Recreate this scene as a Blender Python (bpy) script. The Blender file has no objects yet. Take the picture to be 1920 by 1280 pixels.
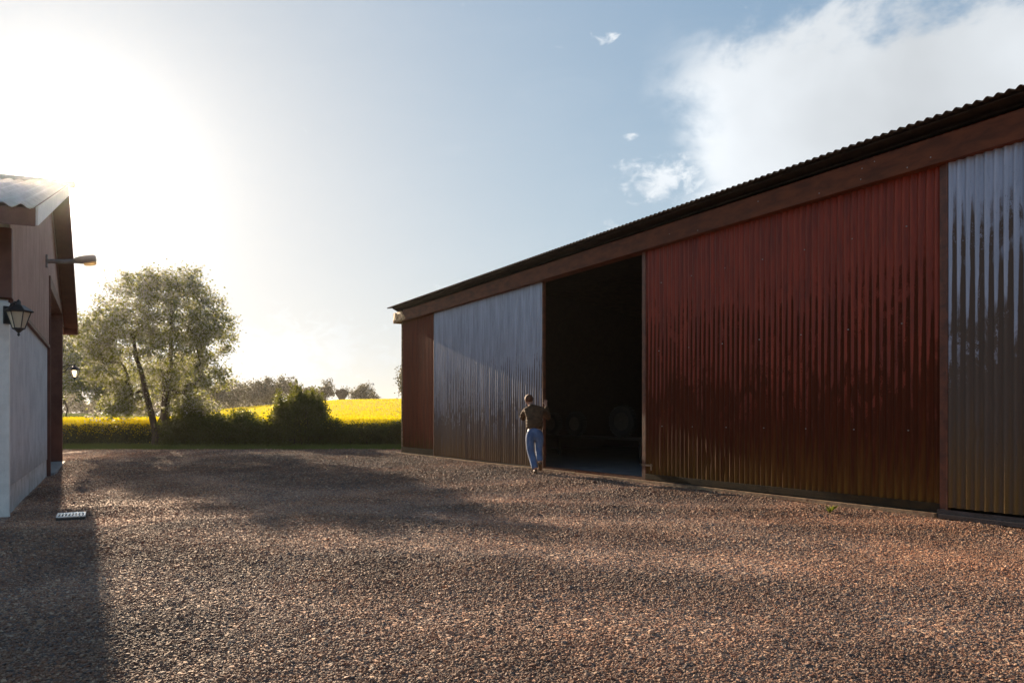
import bpy, bmesh, math, random
import numpy as np
from mathutils import Vector, Matrix
R = math.radians
rng = np.random.default_rng(7)
random.seed(7)
sc = bpy.context.scene
COL = sc.collection

# ------------------------------------------------------------------ camera
F = 1386.67            # focal length in pixels of the 1920 wide photograph
HZ = 780.0             # horizon row
CH = 1.25              # eye height
cd = bpy.data.cameras.new("camera"); cam = bpy.data.objects.new("camera", cd); COL.objects.link(cam)
cd.sensor_width = 36; cd.lens = 26; cd.shift_y = (HZ - 640) / 1920
cd.clip_end = 6000; cd.clip_start = 0.05
cam.location = (0, 0, CH); cam.rotation_euler = (R(90), 0, 0)
sc.camera = cam

# ------------------------------------------------------------------ light
SUN_AZ, SUN_EL = R(-31.25), R(15.8)
S = Vector((math.sin(SUN_AZ) * math.cos(SUN_EL), math.cos(SUN_AZ) * math.cos(SUN_EL), math.sin(SUN_EL)))
ld = bpy.data.lights.new("sun", 'SUN'); sun = bpy.data.objects.new("sun", ld); COL.objects.link(sun)
ld.energy = 5.0; ld.angle = R(0.53); ld.color = (1.0, 0.77, 0.53)
sun.rotation_euler = (-S).to_track_quat('-Z', 'Y').to_euler()
sc.view_settings.view_transform = 'Standard'; sc.view_settings.look = 'None'
sc.view_settings.gamma = 1; sc.view_settings.exposure = 1.25; sc.view_settings.use_curve_mapping = False

# ------------------------------------------------------------------ node helper
class NT:
    def __init__(s, tree): s.t = tree; s.n = tree.nodes; s.l = tree.links
    def a(s, typ, **kw):
        n = s.n.new(typ)
        for k, v in kw.items(): setattr(n, k, v)
        return n
    def i(s, node, name, v):
        sk = node.inputs[name]
        if isinstance(v, bpy.types.NodeSocket): s.l.new(v, sk)
        else: sk.default_value = v
    def m(s, op, a, b=None, c=None, clamp=False):
        n = s.a('ShaderNodeMath', operation=op); n.use_clamp = clamp
        s.i(n, 0, a)
        if b is not None: s.i(n, 1, b)
        if c is not None: s.i(n, 2, c)
        return n.outputs[0]
    def ss(s, v, lo, hi):
        n = s.a('ShaderNodeMapRange', interpolation_type='SMOOTHSTEP')
        s.i(n, 0, v); s.i(n, 1, lo); s.i(n, 2, hi); s.i(n, 3, 0.0); s.i(n, 4, 1.0)
        return n.outputs[0]
    def mix(s, f, a, b):
        n = s.a('ShaderNodeMix', data_type='RGBA'); n.clamp_factor = True
        s.i(n, 0, f)
        for sk, v in ((n.inputs[6], a), (n.inputs[7], b)):
            if isinstance(v, bpy.types.NodeSocket): s.l.new(v, sk)
            else: sk.default_value = (*v, 1)
        return n.outputs[2]
    def noise(s, vec, scale, detail=3, rough=.55, dist=0):
        n = s.a('ShaderNodeTexNoise'); s.i(n, 'Scale', scale); s.i(n, 'Detail', detail); s.i(n, 'Roughness', rough); s.i(n, 'Distortion', dist)
        if vec is not None: s.l.new(vec, n.inputs['Vector'])
        return n.outputs['Fac']
    def vmul(s, vec, v):
        n = s.a('ShaderNodeVectorMath', operation='MULTIPLY'); s.l.new(vec, n.inputs[0]); n.inputs[1].default_value = v
        return n.outputs[0]
    def comb(s, x, y, z):
        n = s.a('ShaderNodeCombineXYZ'); s.i(n, 0, x); s.i(n, 1, y); s.i(n, 2, z); return n.outputs[0]

# ------------------------------------------------------------------ sky
w = bpy.data.worlds.new("World"); sc.world = w; w.use_nodes = True
k = NT(w.node_tree); k.n.clear()
sky = k.a('ShaderNodeTexSky', sky_type='NISHITA'); sky.sun_disc = False
sky.sun_elevation = SUN_EL; sky.sun_rotation = SUN_AZ
sky.air_density = 1.0; sky.dust_density = 0.8; sky.ozone_density = 1.0; sky.altitude = 50
SKY_S = 0.112
tc = k.a('ShaderNodeTexCoord'); sep = k.a('ShaderNodeSeparateXYZ'); k.l.new(tc.outputs['Generated'], sep.inputs[0])
az = k.m('ARCTAN2', sep.outputs[0], sep.outputs[1]); el = k.m('ARCSINE', sep.outputs[2])
dt = k.a('ShaderNodeVectorMath', operation='DOT_PRODUCT'); k.l.new(tc.outputs['Generated'], dt.inputs[0]); dt.inputs[1].default_value = S
cosv = k.m('MAXIMUM', dt.outputs['Value'], 0.0)
base = k.a('ShaderNodeVectorMath', operation='MULTIPLY'); k.l.new(sky.outputs[0], base.inputs[0]); base.inputs[1].default_value = (SKY_S*.84, SKY_S*1.05, SKY_S*1.33)
# aureole: light scattered forward by thin high cloud round the sun
au = k.m('ADD', k.m('MULTIPLY', k.m('POWER', cosv, 4.0), 0.04),
         k.m('MULTIPLY', k.m('POWER', cosv, 40.0), 0.06))
up = k.ss(el, -0.05, 0.02)
au = k.m('MULTIPLY', au, up)
auc = k.a('ShaderNodeVectorMath', operation='SCALE'); auc.inputs[0].default_value = (0.93, 0.98, 1.0); k.l.new(au, auc.inputs['Scale'])
add = k.a('ShaderNodeVectorMath', operation='ADD'); k.l.new(base.outputs[0], add.inputs[0]); k.l.new(auc.outputs[0], add.inputs[1])
# clouds in azimuth / elevation
ca = k.comb(az, el, 0.0)
n1 = k.noise(ca, 5.0, 6, .6, .4); n2 = k.noise(k.vmul(ca, (1, 1.6, 1)), 14.0, 6, .6, .2)
nn = k.m('ADD', k.m('MULTIPLY', k.m('SUBTRACT', n1, .5), .20), k.m('MULTIPLY', k.m('SUBTRACT', n2, .5), .12))
azd = k.m('ADD', az, nn); eld = k.m('ADD', el, k.m('MULTIPLY', nn, .9))
big = k.m('MULTIPLY', k.ss(azd, R(9.0), R(17.5)), k.ss(k.m('MULTIPLY_ADD', azd, .02, eld), R(29.0), R(24.0)))
big = k.m('MULTIPLY', big, k.ss(az, 1.6, 1.0))
# streaky wisps
wis = k.noise(k.vmul(ca, (3.0, 9.0, 1)), 2.2, 7, .65, .8)
big = k.ss(k.m('MULTIPLY_ADD', k.m('SUBTRACT', wis, .42), .45, big), .0, .95)
def puff(a0, e0, ra, re, lo, hi):
    da = k.m('DIVIDE', k.m('SUBTRACT', az, R(a0)), R(ra)); de = k.m('DIVIDE', k.m('SUBTRACT', el, R(e0)), R(re))
    d = k.m('SQRT', k.m('ADD', k.m('MULTIPLY', da, da), k.m('MULTIPLY', de, de)))
    g = k.m('SUBTRACT', 1.0, d, clamp=True)
    nz = k.noise(k.vmul(ca, (1, 1.5, 1)), 38.0, 6, .62, .5)
    return k.ss(k.m('ADD', g, k.m('MULTIPLY', k.m('SUBTRACT', nz, .5), 2.1)), lo, hi)
pf = puff(7.5, 27.0, 2.3, 1.3, .62, 1.15)
pf = k.m('MAXIMUM', pf, puff(9.3, 20.6, 2.0, .9, .68, 1.2))
pf = k.m('MAXIMUM', pf, puff(11.8, 17.4, 6.0, 2.6, .30, 1.05))
pf = k.m('MAXIMUM', pf, puff(8.5, 13.6, 4.5, 1.5, .45, 1.0))
pf = k.m('MAXIMUM', pf, k.m('MULTIPLY', puff(-17.0, 4.5, 13, 5.0, .3, .9), .6))
pf = k.m('MAXIMUM', pf, k.m('MULTIPLY', puff(-4.0, 9.5, 5, 1.6, .5, 1.0), .6))
cl = k.m('MAXIMUM', k.m('MULTIPLY', big, .96), k.m('MULTIPLY', pf, .9))
cn = k.noise(ca, 4.5, 4, .5, .2)
cs = k.m('SUBTRACT', k.m('MULTIPLY_ADD', cn, -.26, .51), k.m('MULTIPLY', k.ss(az, R(14), R(32)), .05))
cs = k.m('ADD', cs, k.m('MULTIPLY', k.m('POWER', cosv, 7.0), .08))
cc = k.a('ShaderNodeVectorMath', operation='SCALE'); cc.inputs[0].default_value = (0.93, 0.975, 1.02); k.l.new(cs, cc.inputs['Scale'])
# soft shoulder, so that the glow round the sun fades evenly; then the bright core
den = k.a('ShaderNodeVectorMath', operation='ADD'); k.l.new(add.outputs[0], den.inputs[0]); den.inputs[1].default_value = (.44, .44, .44)
num = k.a('ShaderNodeVectorMath', operation='SCALE'); k.l.new(add.outputs[0], num.inputs[0]); num.inputs['Scale'].default_value = .44
dv = k.a('ShaderNodeVectorMath', operation='DIVIDE'); k.l.new(num.outputs[0], dv.inputs[0]); k.l.new(den.outputs[0], dv.inputs[1])
core = k.a('ShaderNodeVectorMath', operation='SCALE'); core.inputs[0].default_value = (1, .97, .93)
k.l.new(k.m('ADD', k.m('MULTIPLY', k.m('POWER', cosv, 110.0), .12), k.m('MULTIPLY', k.m('POWER', cosv, 900.0), 5.0)), core.inputs['Scale'])
ad2 = k.a('ShaderNodeVectorMath', operation='ADD'); k.l.new(dv.outputs[0], ad2.inputs[0]); k.l.new(core.outputs[0], ad2.inputs[1])
fin = k.mix(cl, ad2.outputs[0], cc.outputs[0])
bg = k.a('ShaderNodeBackground'); k.l.new(fin, bg.inputs[0]); bg.inputs[1].default_value = 1.0
wo = k.a('ShaderNodeOutputWorld'); k.l.new(bg.outputs[0], wo.inputs[0])

# ------------------------------------------------------------------ mesh helpers
def tag(o, label=None, cat=None, group=None, kind=None):
    if label: o['label'] = label
    if cat: o['category'] = cat
    if group: o['group'] = group
    if kind: o['kind'] = kind
    return o
def empty(name, loc=(0, 0, 0), rz=0, **kw):
    o = bpy.data.objects.new(name, None); COL.objects.link(o); o.location = loc; o.rotation_euler = (0, 0, rz)
    o.empty_display_size = .2
    return tag(o, **kw)
class MB:
    def __init__(s): s.v = []; s.f = []
    def add(s, vs, fs):
        b = len(s.v); s.v += [tuple(p) for p in vs]; s.f += [tuple(i + b for i in q) for q in fs]
    def box(s, o, ax, ay, az):
        """corner o and three edge vectors"""
        o, ax, ay, az = map(Vector, (o, ax, ay, az))
        p = [o, o+ax, o+ax+ay, o+ay, o+az, o+ax+az, o+ax+ay+az, o+ay+az]
        fs = [(0,3,2,1),(4,5,6,7),(0,1,5,4),(1,2,6,5),(2,3,7,6),(3,0,4,7)]
        if ax.cross(ay).dot(az) < 0: fs = [tuple(reversed(q)) for q in fs]
        s.add(p, fs)
    def bx(s, x0, x1, y0, y1, z0, z1): s.box((x0,y0,z0), (x1-x0,0,0), (0,y1-y0,0), (0,0,z1-z0))
    def tube(s, pts, rad, n=8, cap=True):
        pts = [Vector(p) for p in pts]; rings = []
        if not hasattr(rad, '__len__'): rad = [rad]*len(pts)
        up = None
        for i, p in enumerate(pts):
            d = (pts[min(i+1, len(pts)-1)] - pts[max(i-1, 0)])
            if d.length < 1e-9: d = Vector((0,0,1))
            d.normalize()
            if up is None: up = Vector((1,0,0)) if abs(d.x) < .8 else Vector((0,1,0))
            u = (up - d*up.dot(d))
            if u.length < 1e-6: u = d.orthogonal()
            u.normalize(); up = u; v = d.cross(u)
            rings.append([p + (u*math.cos(2*math.pi*j/n) + v*math.sin(2*math.pi*j/n))*rad[i] for j in range(n)])
        vs = [q for r in rings for q in r]; fs = []
        for i in range(len(pts)-1):
            for j in range(n):
                a = i*n+j; b = i*n+(j+1) % n; fs.append((a, b, b+n, a+n))
        if cap: fs.append(tuple(range(n-1, -1, -1))); fs.append(tuple((len(pts)-1)*n+j for j in range(n)))
        s.add(vs, fs)
    def lathe(s, prof, n=16, c=(0,0,0), axis='Z', M=None):
        """prof: list of (r, h)"""
        vs = []
        for r, h in prof:
            for j in range(n):
                a = 2*math.pi*j/n; p = Vector((r*math.cos(a), r*math.sin(a), h))
                if M: p = M @ p
                vs.append(p + Vector(c))
        fs = [(i*n+j, i*n+(j+1) % n, (i+1)*n+(j+1) % n, (i+1)*n+j) for i in range(len(prof)-1) for j in range(n)]
        fs.append(tuple(range(n-1, -1, -1))); fs.append(tuple((len(prof)-1)*n+j for j in range(n)))
        s.add(vs, fs)
    def build(s, name, mat, parent=None, smooth=False, **kw):
        me = bpy.data.meshes.new(name); me.from_pydata(s.v, [], s.f); me.update()
        if smooth: me.polygons.foreach_set('use_smooth', [True]*len(me.polygons))
        o = bpy.data.objects.new(name, me); COL.objects.link(o)
        if mat: me.materials.append(mat)
        if parent: o.parent = parent
        return tag(o, **kw)
def np_mesh(name, V, Fq, mats, parent=None, smooth=False, mi=None, **kw):
    """V (n,3), Fq (m,4) quads"""
    me = bpy.data.meshes.new(name); k_ = Fq.shape[1]
    me.vertices.add(len(V)); me.vertices.foreach_set('co', np.asarray(V, np.float32).ravel())
    me.loops.add(len(Fq)*k_); me.loops.foreach_set('vertex_index', np.asarray(Fq, np.int32).ravel())
    me.polygons.add(len(Fq)); me.polygons.foreach_set('loop_start', np.arange(0, len(Fq)*k_, k_, dtype=np.int32))
    me.polygons.foreach_set('loop_total', np.full(len(Fq), k_, np.int32))
    if smooth: me.polygons.foreach_set('use_smooth', np.ones(len(Fq), bool))
    for m_ in (mats if isinstance(mats, (list, tuple)) else [mats]): me.materials.append(m_)
    if mi is not None: me.polygons.foreach_set('material_index', mi.astype(np.int32))
    me.update(calc_edges=True); me.validate()
    o = bpy.data.objects.new(name, me); COL.objects.link(o)
    if parent: o.parent = parent
    return tag(o, **kw)
def leaves(C, size, aspect=.6, up=0.0):
    """random rhombus leaves at centres C; returns V, F"""
    n = len(C); a = rng.normal(size=(n, 3)); a[:, 2] *= (1-up); a /= np.linalg.norm(a, axis=1)[:, None]
    b = rng.normal(size=(n, 3)); b -= a*(a*b).sum(1)[:, None]; b /= np.linalg.norm(b, axis=1)[:, None]
    s = (np.asarray(size)*rng.uniform(.65, 1.35, n))[:, None]
    c = np.cross(a, b)*s*.18
    V = np.stack([C - a*s, C + b*s*aspect + c, C + a*s, C - b*s*aspect + c], 1).reshape(-1, 3)
    return V, np.arange(4*n).reshape(-1, 4)
def grid_mesh(name, xs, ys, zf, mat, **kw):
    X, Y = np.meshgrid(xs, ys); Z = zf(X, Y); V = np.stack([X, Y, Z], -1).reshape(-1, 3)
    nx, ny = len(xs), len(ys); i = np.arange((ny-1)*(nx-1)); r, c = i // (nx-1), i % (nx-1)
    a = r*nx+c; Fq = np.stack([a, a+1, a+nx+1, a+nx], 1)
    return np_mesh(name, V, Fq, mat, smooth=True, **kw)

# ------------------------------------------------------------------ materials
def mat(name): 
    m = bpy.data.materials.new(name); m.use_nodes = True; n = NT(m.node_tree); n.n.clear()
    n.out = n.a('ShaderNodeOutputMaterial'); n.p = n.a('ShaderNodeBsdfPrincipled'); n.l.new(n.p.outputs[0], n.out.inputs[0])
    return m, n
def col(n, c):
    if isinstance(c, bpy.types.NodeSocket): n.l.new(c, n.p.inputs['Base Color'])
    else: n.p.inputs['Base Color'].default_value = (*c, 1)
def bump(n, h, d, s=1.0):
    b = n.a('ShaderNodeBump'); b.inputs['Strength'].default_value = s; b.inputs['Distance'].default_value = d
    n.l.new(h, b.inputs['Height']); n.l.new(b.outputs[0], n.p.inputs['Normal'])
def simple(name, c, c2=None, rough=.6, metal=0, scale=6, sx=(1,1,1), bmp=.004, bs=60, spec=.5):
    m, n = mat(name); g = n.a('ShaderNodeTexCoord').outputs['Object']
    f = n.noise(n.vmul(g, sx), scale, 5, .6, .3)
    col(n, n.mix(n.ss(f, .32, .68), c, c2 or tuple(x*.7 for x in c)))
    n.i(n.p, 'Roughness', rough); n.i(n.p, 'Metallic', metal); n.i(n.p, 'Specular IOR Level', spec)
    bump(n, n.noise(n.vmul(g, sx), bs, 3), bmp)
    return m
def zpos(n):
    g = n.a('ShaderNodeNewGeometry').outputs['Position']; s = n.a('ShaderNodeSeparateXYZ'); n.l.new(g, s.inputs[0]); return g, s.outputs[2]
# wall sheets: object coordinates are (s along wall, p outwards, z up)
def sheet_mat(name, paint, paint2, metal, rough, moss_sun_lo, moss_sun_hi, stain_refl_z, grime_refl, rust_refl, pz=.12):
    m, n = mat(name); g = n.a('ShaderNodeTexCoord').outputs['Object']; sp = n.a('ShaderNodeSeparateXYZ'); n.l.new(g, sp.inputs[0]); z = sp.outputs[2]
    streak = n.noise(n.vmul(g, (5.0, 1, .35)), 3.0, 6, .65)      # tall streaks
    rib = n.noise(n.vmul(g, (9.3, 0, .05)), 1.0, 2, .5)          # differs from rib to rib
    fine = n.noise(g, 55, 4, .6)
    blot = n.noise(n.vmul(g, (1.6, 1, .8)), 1.6, 6, .65, .6)
    base = n.mix(n.ss(streak, .3, .7), paint, paint2)
    zz = n.m('ADD', z, n.m('ADD', n.m('MULTIPLY', n.m('SUBTRACT', streak, .5), 1.5), n.m('MULTIPLY', n.m('SUBTRACT', rib, .5), 1.0)))
    crest = n.ss(sp.outputs[1], pz-.012, pz+.012)
    zz = n.m('ADD', zz, n.m('MULTIPLY', crest, .5))
    zb = n.m('ADD', n.m('ADD', zz, n.m('MULTIPLY', crest, .7)), n.m('MULTIPLY', n.m('SUBTRACT', blot, .5), 2.6))
    st = n.ss(zb, stain_refl_z + .25, stain_refl_z - .25)                   # brown grime film, with the red door's dark reflection painted into it
    st = n.m('MULTIPLY', st, n.ss(n.m('ADD', blot, n.m('MULTIPLY', n.m('SUBTRACT', fine, .5), .2)), .36, .46))
    st2 = n.ss(n.m('ADD', zb, 0.0), stain_refl_z - .4, stain_refl_z - 1.2)
    stt = n.m('MAXIMUM', st, st2)
    c1 = n.mix(n.m('MULTIPLY', stt, grime_refl), base, rust_refl)
    ms = n.ss(zz, moss_sun_hi, moss_sun_lo)
    ms = n.m('MULTIPLY', ms, n.m('MULTIPLY_ADD', crest, .6, .4))  # moss, weighted to rib crests to paint in their golden sunlight
    c2 = n.mix(n.m('MULTIPLY', ms, .85), c1, (0.165, 0.088, 0.016))
    c3 = n.mix(n.ss(fine, .62, .75), c2, n.mix(.5, c2, (.05, .03, .02)))
    col(n, c3)
    cov = n.m('MAXIMUM', n.m('MULTIPLY', stt, grime_refl), ms)
    n.i(n.p, 'Metallic', n.m('MULTIPLY', n.m('SUBTRACT', 1.0, cov), metal))
    n.i(n.p, 'Roughness', n.m('ADD', n.m('MULTIPLY_ADD', cov, .22, rough), n.m('MULTIPLY', n.m('SUBTRACT', fine, .5), .15)))
    n.i(n.p, 'Specular IOR Level', n.m('MULTIPLY_ADD', cov, -.30, .5 if metal else .34))
    bump(n, n.m('ADD', fine, n.m('MULTIPLY', streak, .6)), .0012)
    return m
M_redf = sheet_mat('red_sheet_fixed_lit', (.36, .050, .016), (.20, .028, .010), 0, .42, .3, 1.2, 1.6, .6, (.06, .022, .008), .03)  # fixed panel's red brightened to paint in the sun grazing it
M_red = sheet_mat('red_sheet', (.29, .036, .011), (.15, .019, .007), 0, .46, .35, 1.3, 3.1, .80, (.038, .014, .005))  # dark film combines real dirt with the house's reflection, painted in
M_zinc = sheet_mat('zinc_sheet', (.46, .48, .56), (.31, .32, .38),   .42, .40, .4, 1.5, 2.6, .82, (.080, .045, .018))
M_zinc2 = sheet_mat('zinc_sheet_near', (.42, .45, .56), (.30, .33, .42), .35, .48, .6, 1.7, 3.7, .92, (.085, .052, .024), .16)
M_beam = simple('brown_beam', (.165, .048, .019), (.085, .027, .012), .7, scale=3, sx=(1, 1, 3), bmp=.002, spec=.25)
M_stile = simple('brown_steel', (.17, .052, .022), (.08, .026, .013), .5, scale=7)
M_board = simple('mossy_board', (.045, .028, .011), (.022, .015, .008), .8, scale=5, spec=.2)
M_pale = simple('peeled_paint', (.55, .36, .17), (.30, .17, .08), .7, scale=16, bmp=.02, bs=12)
M_rail = simple('weathered_rail', (.42, .29, .16), (.17, .09, .05), .6, scale=10)
M_roofd = simple('dark_roof_sheet', (.05, .035, .026), (.024, .018, .014), .8, scale=4, spec=.2)
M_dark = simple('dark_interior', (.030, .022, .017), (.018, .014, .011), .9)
M_floor = simple('concrete_floor', (.20, .20, .20), (.13, .13, .135), .6, scale=2)
M_rubber = simple('black_rubber', (.02, .02, .02), (.012, .012, .012), .75)
M_rim = simple('old_wheel_rim', (.045, .04, .03), (.03, .025, .02), .5)

TRACKS = [(3, 23, 12.4, .34, .9), (3, 23, 14.2, .34, .8), (3, 23, 16.4, .5, .7), (3, 23, 18.6, .5, .6), (-16, 34, 25.5, .4, .8), (-16, 34, 27.4, .4, .8), (-16, 34, 21.0, .5, .5), (14, 34, 28.6, .45, .6), (14, 34, 30.3, .45, .6)]
def gravel_col(n, rnd, pos):
    """mixed crushed stone: grey, tan, red-brown"""
    r = n.a('ShaderNodeValToRGB'); n.l.new(rnd, r.inputs[0]); e = r.color_ramp; e.interpolation = 'LINEAR'
    cs = [(0, (.075, .066, .066)), (.16, (.13, .115, .113)), (.34, (.17, .100, .068)), (.5, (.25, .165, .11)), (.66, (.18, .092, .062)), (.80, (.27, .205, .155)), (.93, (.30, .235, .18)), (1, (.40, .34, .27))]
    e.elements[0].position = 0; e.elements[0].color = (*cs[0][1], 1); e.elements[1].position = 1; e.elements[1].color = (*cs[-1][1], 1)
    for p_, c_ in cs[1:-1]: q = e.elements.new(p_); q.color = (*c_, 1)
    a = n.noise(pos, .35, 4, .55, .5); b = n.noise(n.vmul(pos, (1, .35, 1)), 1.1, 4, .6)
    sx_ = n.a('ShaderNodeSeparateXYZ'); n.l.new(pos, sx_.inputs[0])
    wob = n.m('MULTIPLY', n.m('SUBTRACT', n.noise(pos, .6, 3), .5), .9); tot = None
    for cx_, cy_, rs_, wd, am in TRACKS:
        dx_ = n.m('SUBTRACT', sx_.outputs[0], cx_); dy_ = n.m('SUBTRACT', sx_.outputs[1], cy_)
        rr_ = n.m('ADD', n.m('SQRT', n.m('ADD', n.m('MULTIPLY', dx_, dx_), n.m('MULTIPLY', dy_, dy_))), wob)
        q_ = n.m('DIVIDE', n.m('SUBTRACT', rr_, rs_), wd*1.3); g_ = n.m('MULTIPLY', n.m('EXPONENT', n.m('MULTIPLY', n.m('MULTIPLY', q_, q_), -1.0)), am)
        tot = g_ if tot is None else n.m('ADD', tot, g_)
    tot = n.m('MULTIPLY', tot, n.ss(n.noise(pos, .9, 4), .10, .5))
    trk = n.mix(tot, (.86, .82, .80), (1.40, 1.37, 1.38))
    redd = n.mix(n.ss(a, .38, .66), (1.0, 1.0, 1.04), (1.10, .95, .86))
    dk = n.mix(n.ss(b, .36, .68), (1.12, 1.12, 1.12), (.74, .73, .74))
    def mul(x, y):
        m_ = n.a('ShaderNodeMix', data_type='RGBA', blend_type='MULTIPLY'); m_.inputs[0].default_value = 1; n.l.new(x, m_.inputs[6]); n.l.new(y, m_.inputs[7]); return m_.outputs[2]
    return mul(mul(mul(mul(r.outputs[0], trk), n.mix(0.0, (1.24, 1.09, .92), (1, 1, 1))), redd), dk)
M_stone, n = mat('gravel_stone'); gp, _z = zpos(n)
oi = n.a('ShaderNodeObjectInfo'); col(n, gravel_col(n, oi.outputs['Random'], gp)); n.i(n.p, 'Roughness', .72); n.i(n.p, 'Specular IOR Level', .4)
M_ground, n = mat('gravel_ground'); gp, _z = zpos(n)
v1 = n.a('ShaderNodeTexVoronoi'); n.l.new(gp, v1.inputs['Vector']); v1.inputs['Scale'].default_value = 30
v2 = n.a('ShaderNodeTexVoronoi'); n.l.new(gp, v2.inputs['Vector']); v2.inputs['Scale'].default_value = 13
sv = n.a('ShaderNodeSeparateColor'); n.l.new(v1.outputs['Color'], sv.inputs[0])
col(n, gravel_col(n, sv.outputs[0], gp)); n.i(n.p, 'Roughness', .85)
hh = n.m('ADD', n.m('MULTIPLY', v1.outputs['Distance'], -1.0), n.m('ADD', n.m('MULTIPLY', v2.outputs['Distance'], -.8), n.m('MULTIPLY', n.noise(gp, 4, 5, .6), 1.6)))
bump(n, hh, .022)
M_grass, n = mat('short_grass'); gp, _z = zpos(n)
col(n, n.mix(n.ss(n.noise(gp, .5, 5), .35, .65), (.075, .11, .018), (.12, .14, .03))); n.i(n.p, 'Roughness', 1.0); n.i(n.p, 'Specular IOR Level', 0.0)
def leafmat(name, a, b, trans=.5, tcol=None, rough=.5):
    m = bpy.data.materials.new(name); m.use_nodes = True; n = NT(m.node_tree); n.n.clear()
    out = n.a('ShaderNodeOutputMaterial'); g = n.a('ShaderNodeNewGeometry')
    rp = g.outputs['Random Per Island']; c = n.mix(rp, a, b)
    d = n.a('ShaderNodeBsdfPrincipled'); n.l.new(c, d.inputs['Base Color']); d.inputs['Roughness'].default_value = rough; d.inputs['Specular IOR Level'].default_value = .35
    t = n.a('ShaderNodeBsdfTranslucent'); n.l.new(n.mix(.6, c, tcol or a), t.inputs[0])
    mx = n.a('ShaderNodeMixShader'); mx.inputs[0].default_value = trans; n.l.new(d.outputs[0], mx.inputs[1]); n.l.new(t.outputs[0], mx.inputs[2]); n.l.new(mx.outputs[0], out.inputs[0])
    return m
M_leaf = leafmat('spring_leaf', (.055, .080, .018), (.12, .145, .032), .62, (.36, .37, .07))
M_blos = leafmat('white_blossom', (.26, .27, .235), (.44, .45, .40), .58, (.50, .49, .40), .7)
M_leafd = leafmat('hedge_leaf', (.016, .028, .008), (.060, .085, .017), .5, (.28, .29, .03))
M_leafo = leafmat('far_leaf', (.035, .042, .016), (.08, .08, .036), .4, (.17, .15, .06))
M_rape = leafmat('rapeseed_flower', (.62, .50, .006), (.74, .62, .01), .5, (.80, .66, .006), .7)
M_rapeg = leafmat('rapeseed_stem', (.045, .065, .02), (.07, .09, .025), .35, (.14, .15, .03))
M_rapes, n = mat('rapeseed_canopy'); gp, _z = zpos(n)
f_ = n.noise(n.vmul(gp, (1, .45, 1)), 2.2, 6, .7); f2 = n.noise(n.vmul(gp, (.15, .6, 1)), .5, 4, .6)
col(n, n.mix(n.ss(n.m('ADD', f_, n.m('MULTIPLY', n.m('SUBTRACT', f2, .5), .4)), .44, .60), (.34, .25, .008), (.70, .56, .005))); n.i(n.p, 'Roughness', .9)
bump(n, n.noise(gp, 5, 5, .7), .5)
M_gblade = leafmat('grass_blade', (.06, .10, .015), (.13, .16, .03), .4, (.25, .28, .03))
M_bark = simple('tree_bark', (.070, .048, .032), (.035, .024, .017), .9, scale=5, sx=(1, 1, .25), bmp=.03, bs=14)
M_barkf = simple('far_bark', (.10, .075, .055), (.06, .045, .035), .9)

# ------------------------------------------------------------------ terrain
def sstep(a, b, x): t = np.clip((x-a)/(b-a), 0, 1); return t*t*(3-2*t)
def gh(x, y):
    x = np.asarray(x, float); y = np.asarray(y, float)
    t = x/np.maximum(y, 25.0)
    G = np.interp(t, [-1.2, -.62, -.52, -.47, -.40, -.346, -.231, -.148, .3], [1.9, 2.0, 1.5, .75, 1.3, 2.05, 3.25, 3.45, 3.6])
    z = G*sstep(33, 150, y)*(1 - .9*sstep(165, 420, y))
    near = 1 - sstep(24, 28, y)
    u = np.sin(1.3*x+.5*y+1.1*np.sin(.7*y))*.009 + np.sin(.55*x-1.7*y+2*np.sin(.35*x))*.007 + np.sin(3.1*x+2.2*y+1.7*np.sin(1.3*x-.9*y))*.0055 + np.sin(6.3*x-4.7*y+2*np.sin(2.3*y))*.003
    tk = 0
    for cx_, cy_, rs_, wd, am in TRACKS: tk = tk + am*np.exp(-((np.hypot(x-cx_, y-cy_)-rs_)/wd)**2)
    return z + (u - .013*np.minimum(tk, 1))*near
xs = np.concatenate([-np.geomspace(2500, 42, 24), np.arange(-40, -15, 1.0), np.arange(-15, 15, .16), np.arange(15, 40, 2.0), np.geomspace(42, 2500, 20)])
ys = np.concatenate([np.array([-60, -30, -15, -8]), np.arange(-4, 0, 1.), np.arange(0, 28, .16), np.arange(28, 60, 1.0), np.arange(60, 180, 3.0), np.geomspace(185, 5000, 22)])
GRAVEL_END = 27.6
ys_g = ys[ys <= 28.2]; ys_f = ys[ys >= 27.0]
ground = grid_mesh('gravel_yard', xs, np.concatenate([ys[ys < 28], [28.2]]), gh, M_ground, kind='structure')
field = grid_mesh('grass_ground', xs, np.concatenate([[28.2], ys[ys > 28.2]]), gh, M_grass, kind='structure')
# ragged turf edge lies over the gravel edge
tv = MB(); n_ = 160
for i in range(n_):
    x0 = -24 + i*.2; e0 = 27.75 + .14*math.sin(x0*1.7) + .08*math.sin(x0*5.1+1); e1 = 27.75 + .14*math.sin((x0+.2)*1.7) + .08*math.sin((x0+.2)*5.1+1)
    tv.add([(x0, e0, .012), (x0+.2, e1, .012), (x0+.2, 30.6, .02), (x0, 30.6, .02)], [(0, 1, 2, 3)])
tv.build('grass_verge', M_grass, kind='structure')

# ------------------------------------------------------------------ barn  (local x = along wall towards the camera, local y = outwards, z up)
bd = Vector((.5051, -.8630, 0)).normalized(); bn = Vector((-.8630, -.5051, 0)).normalized()
BA = Vector((-3.62, 24.76, 0))
barn = empty('barn', BA, tag and 0, label='long dark barn of corrugated metal with big sliding doors and a brown beam above them', cat='barn')
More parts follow.
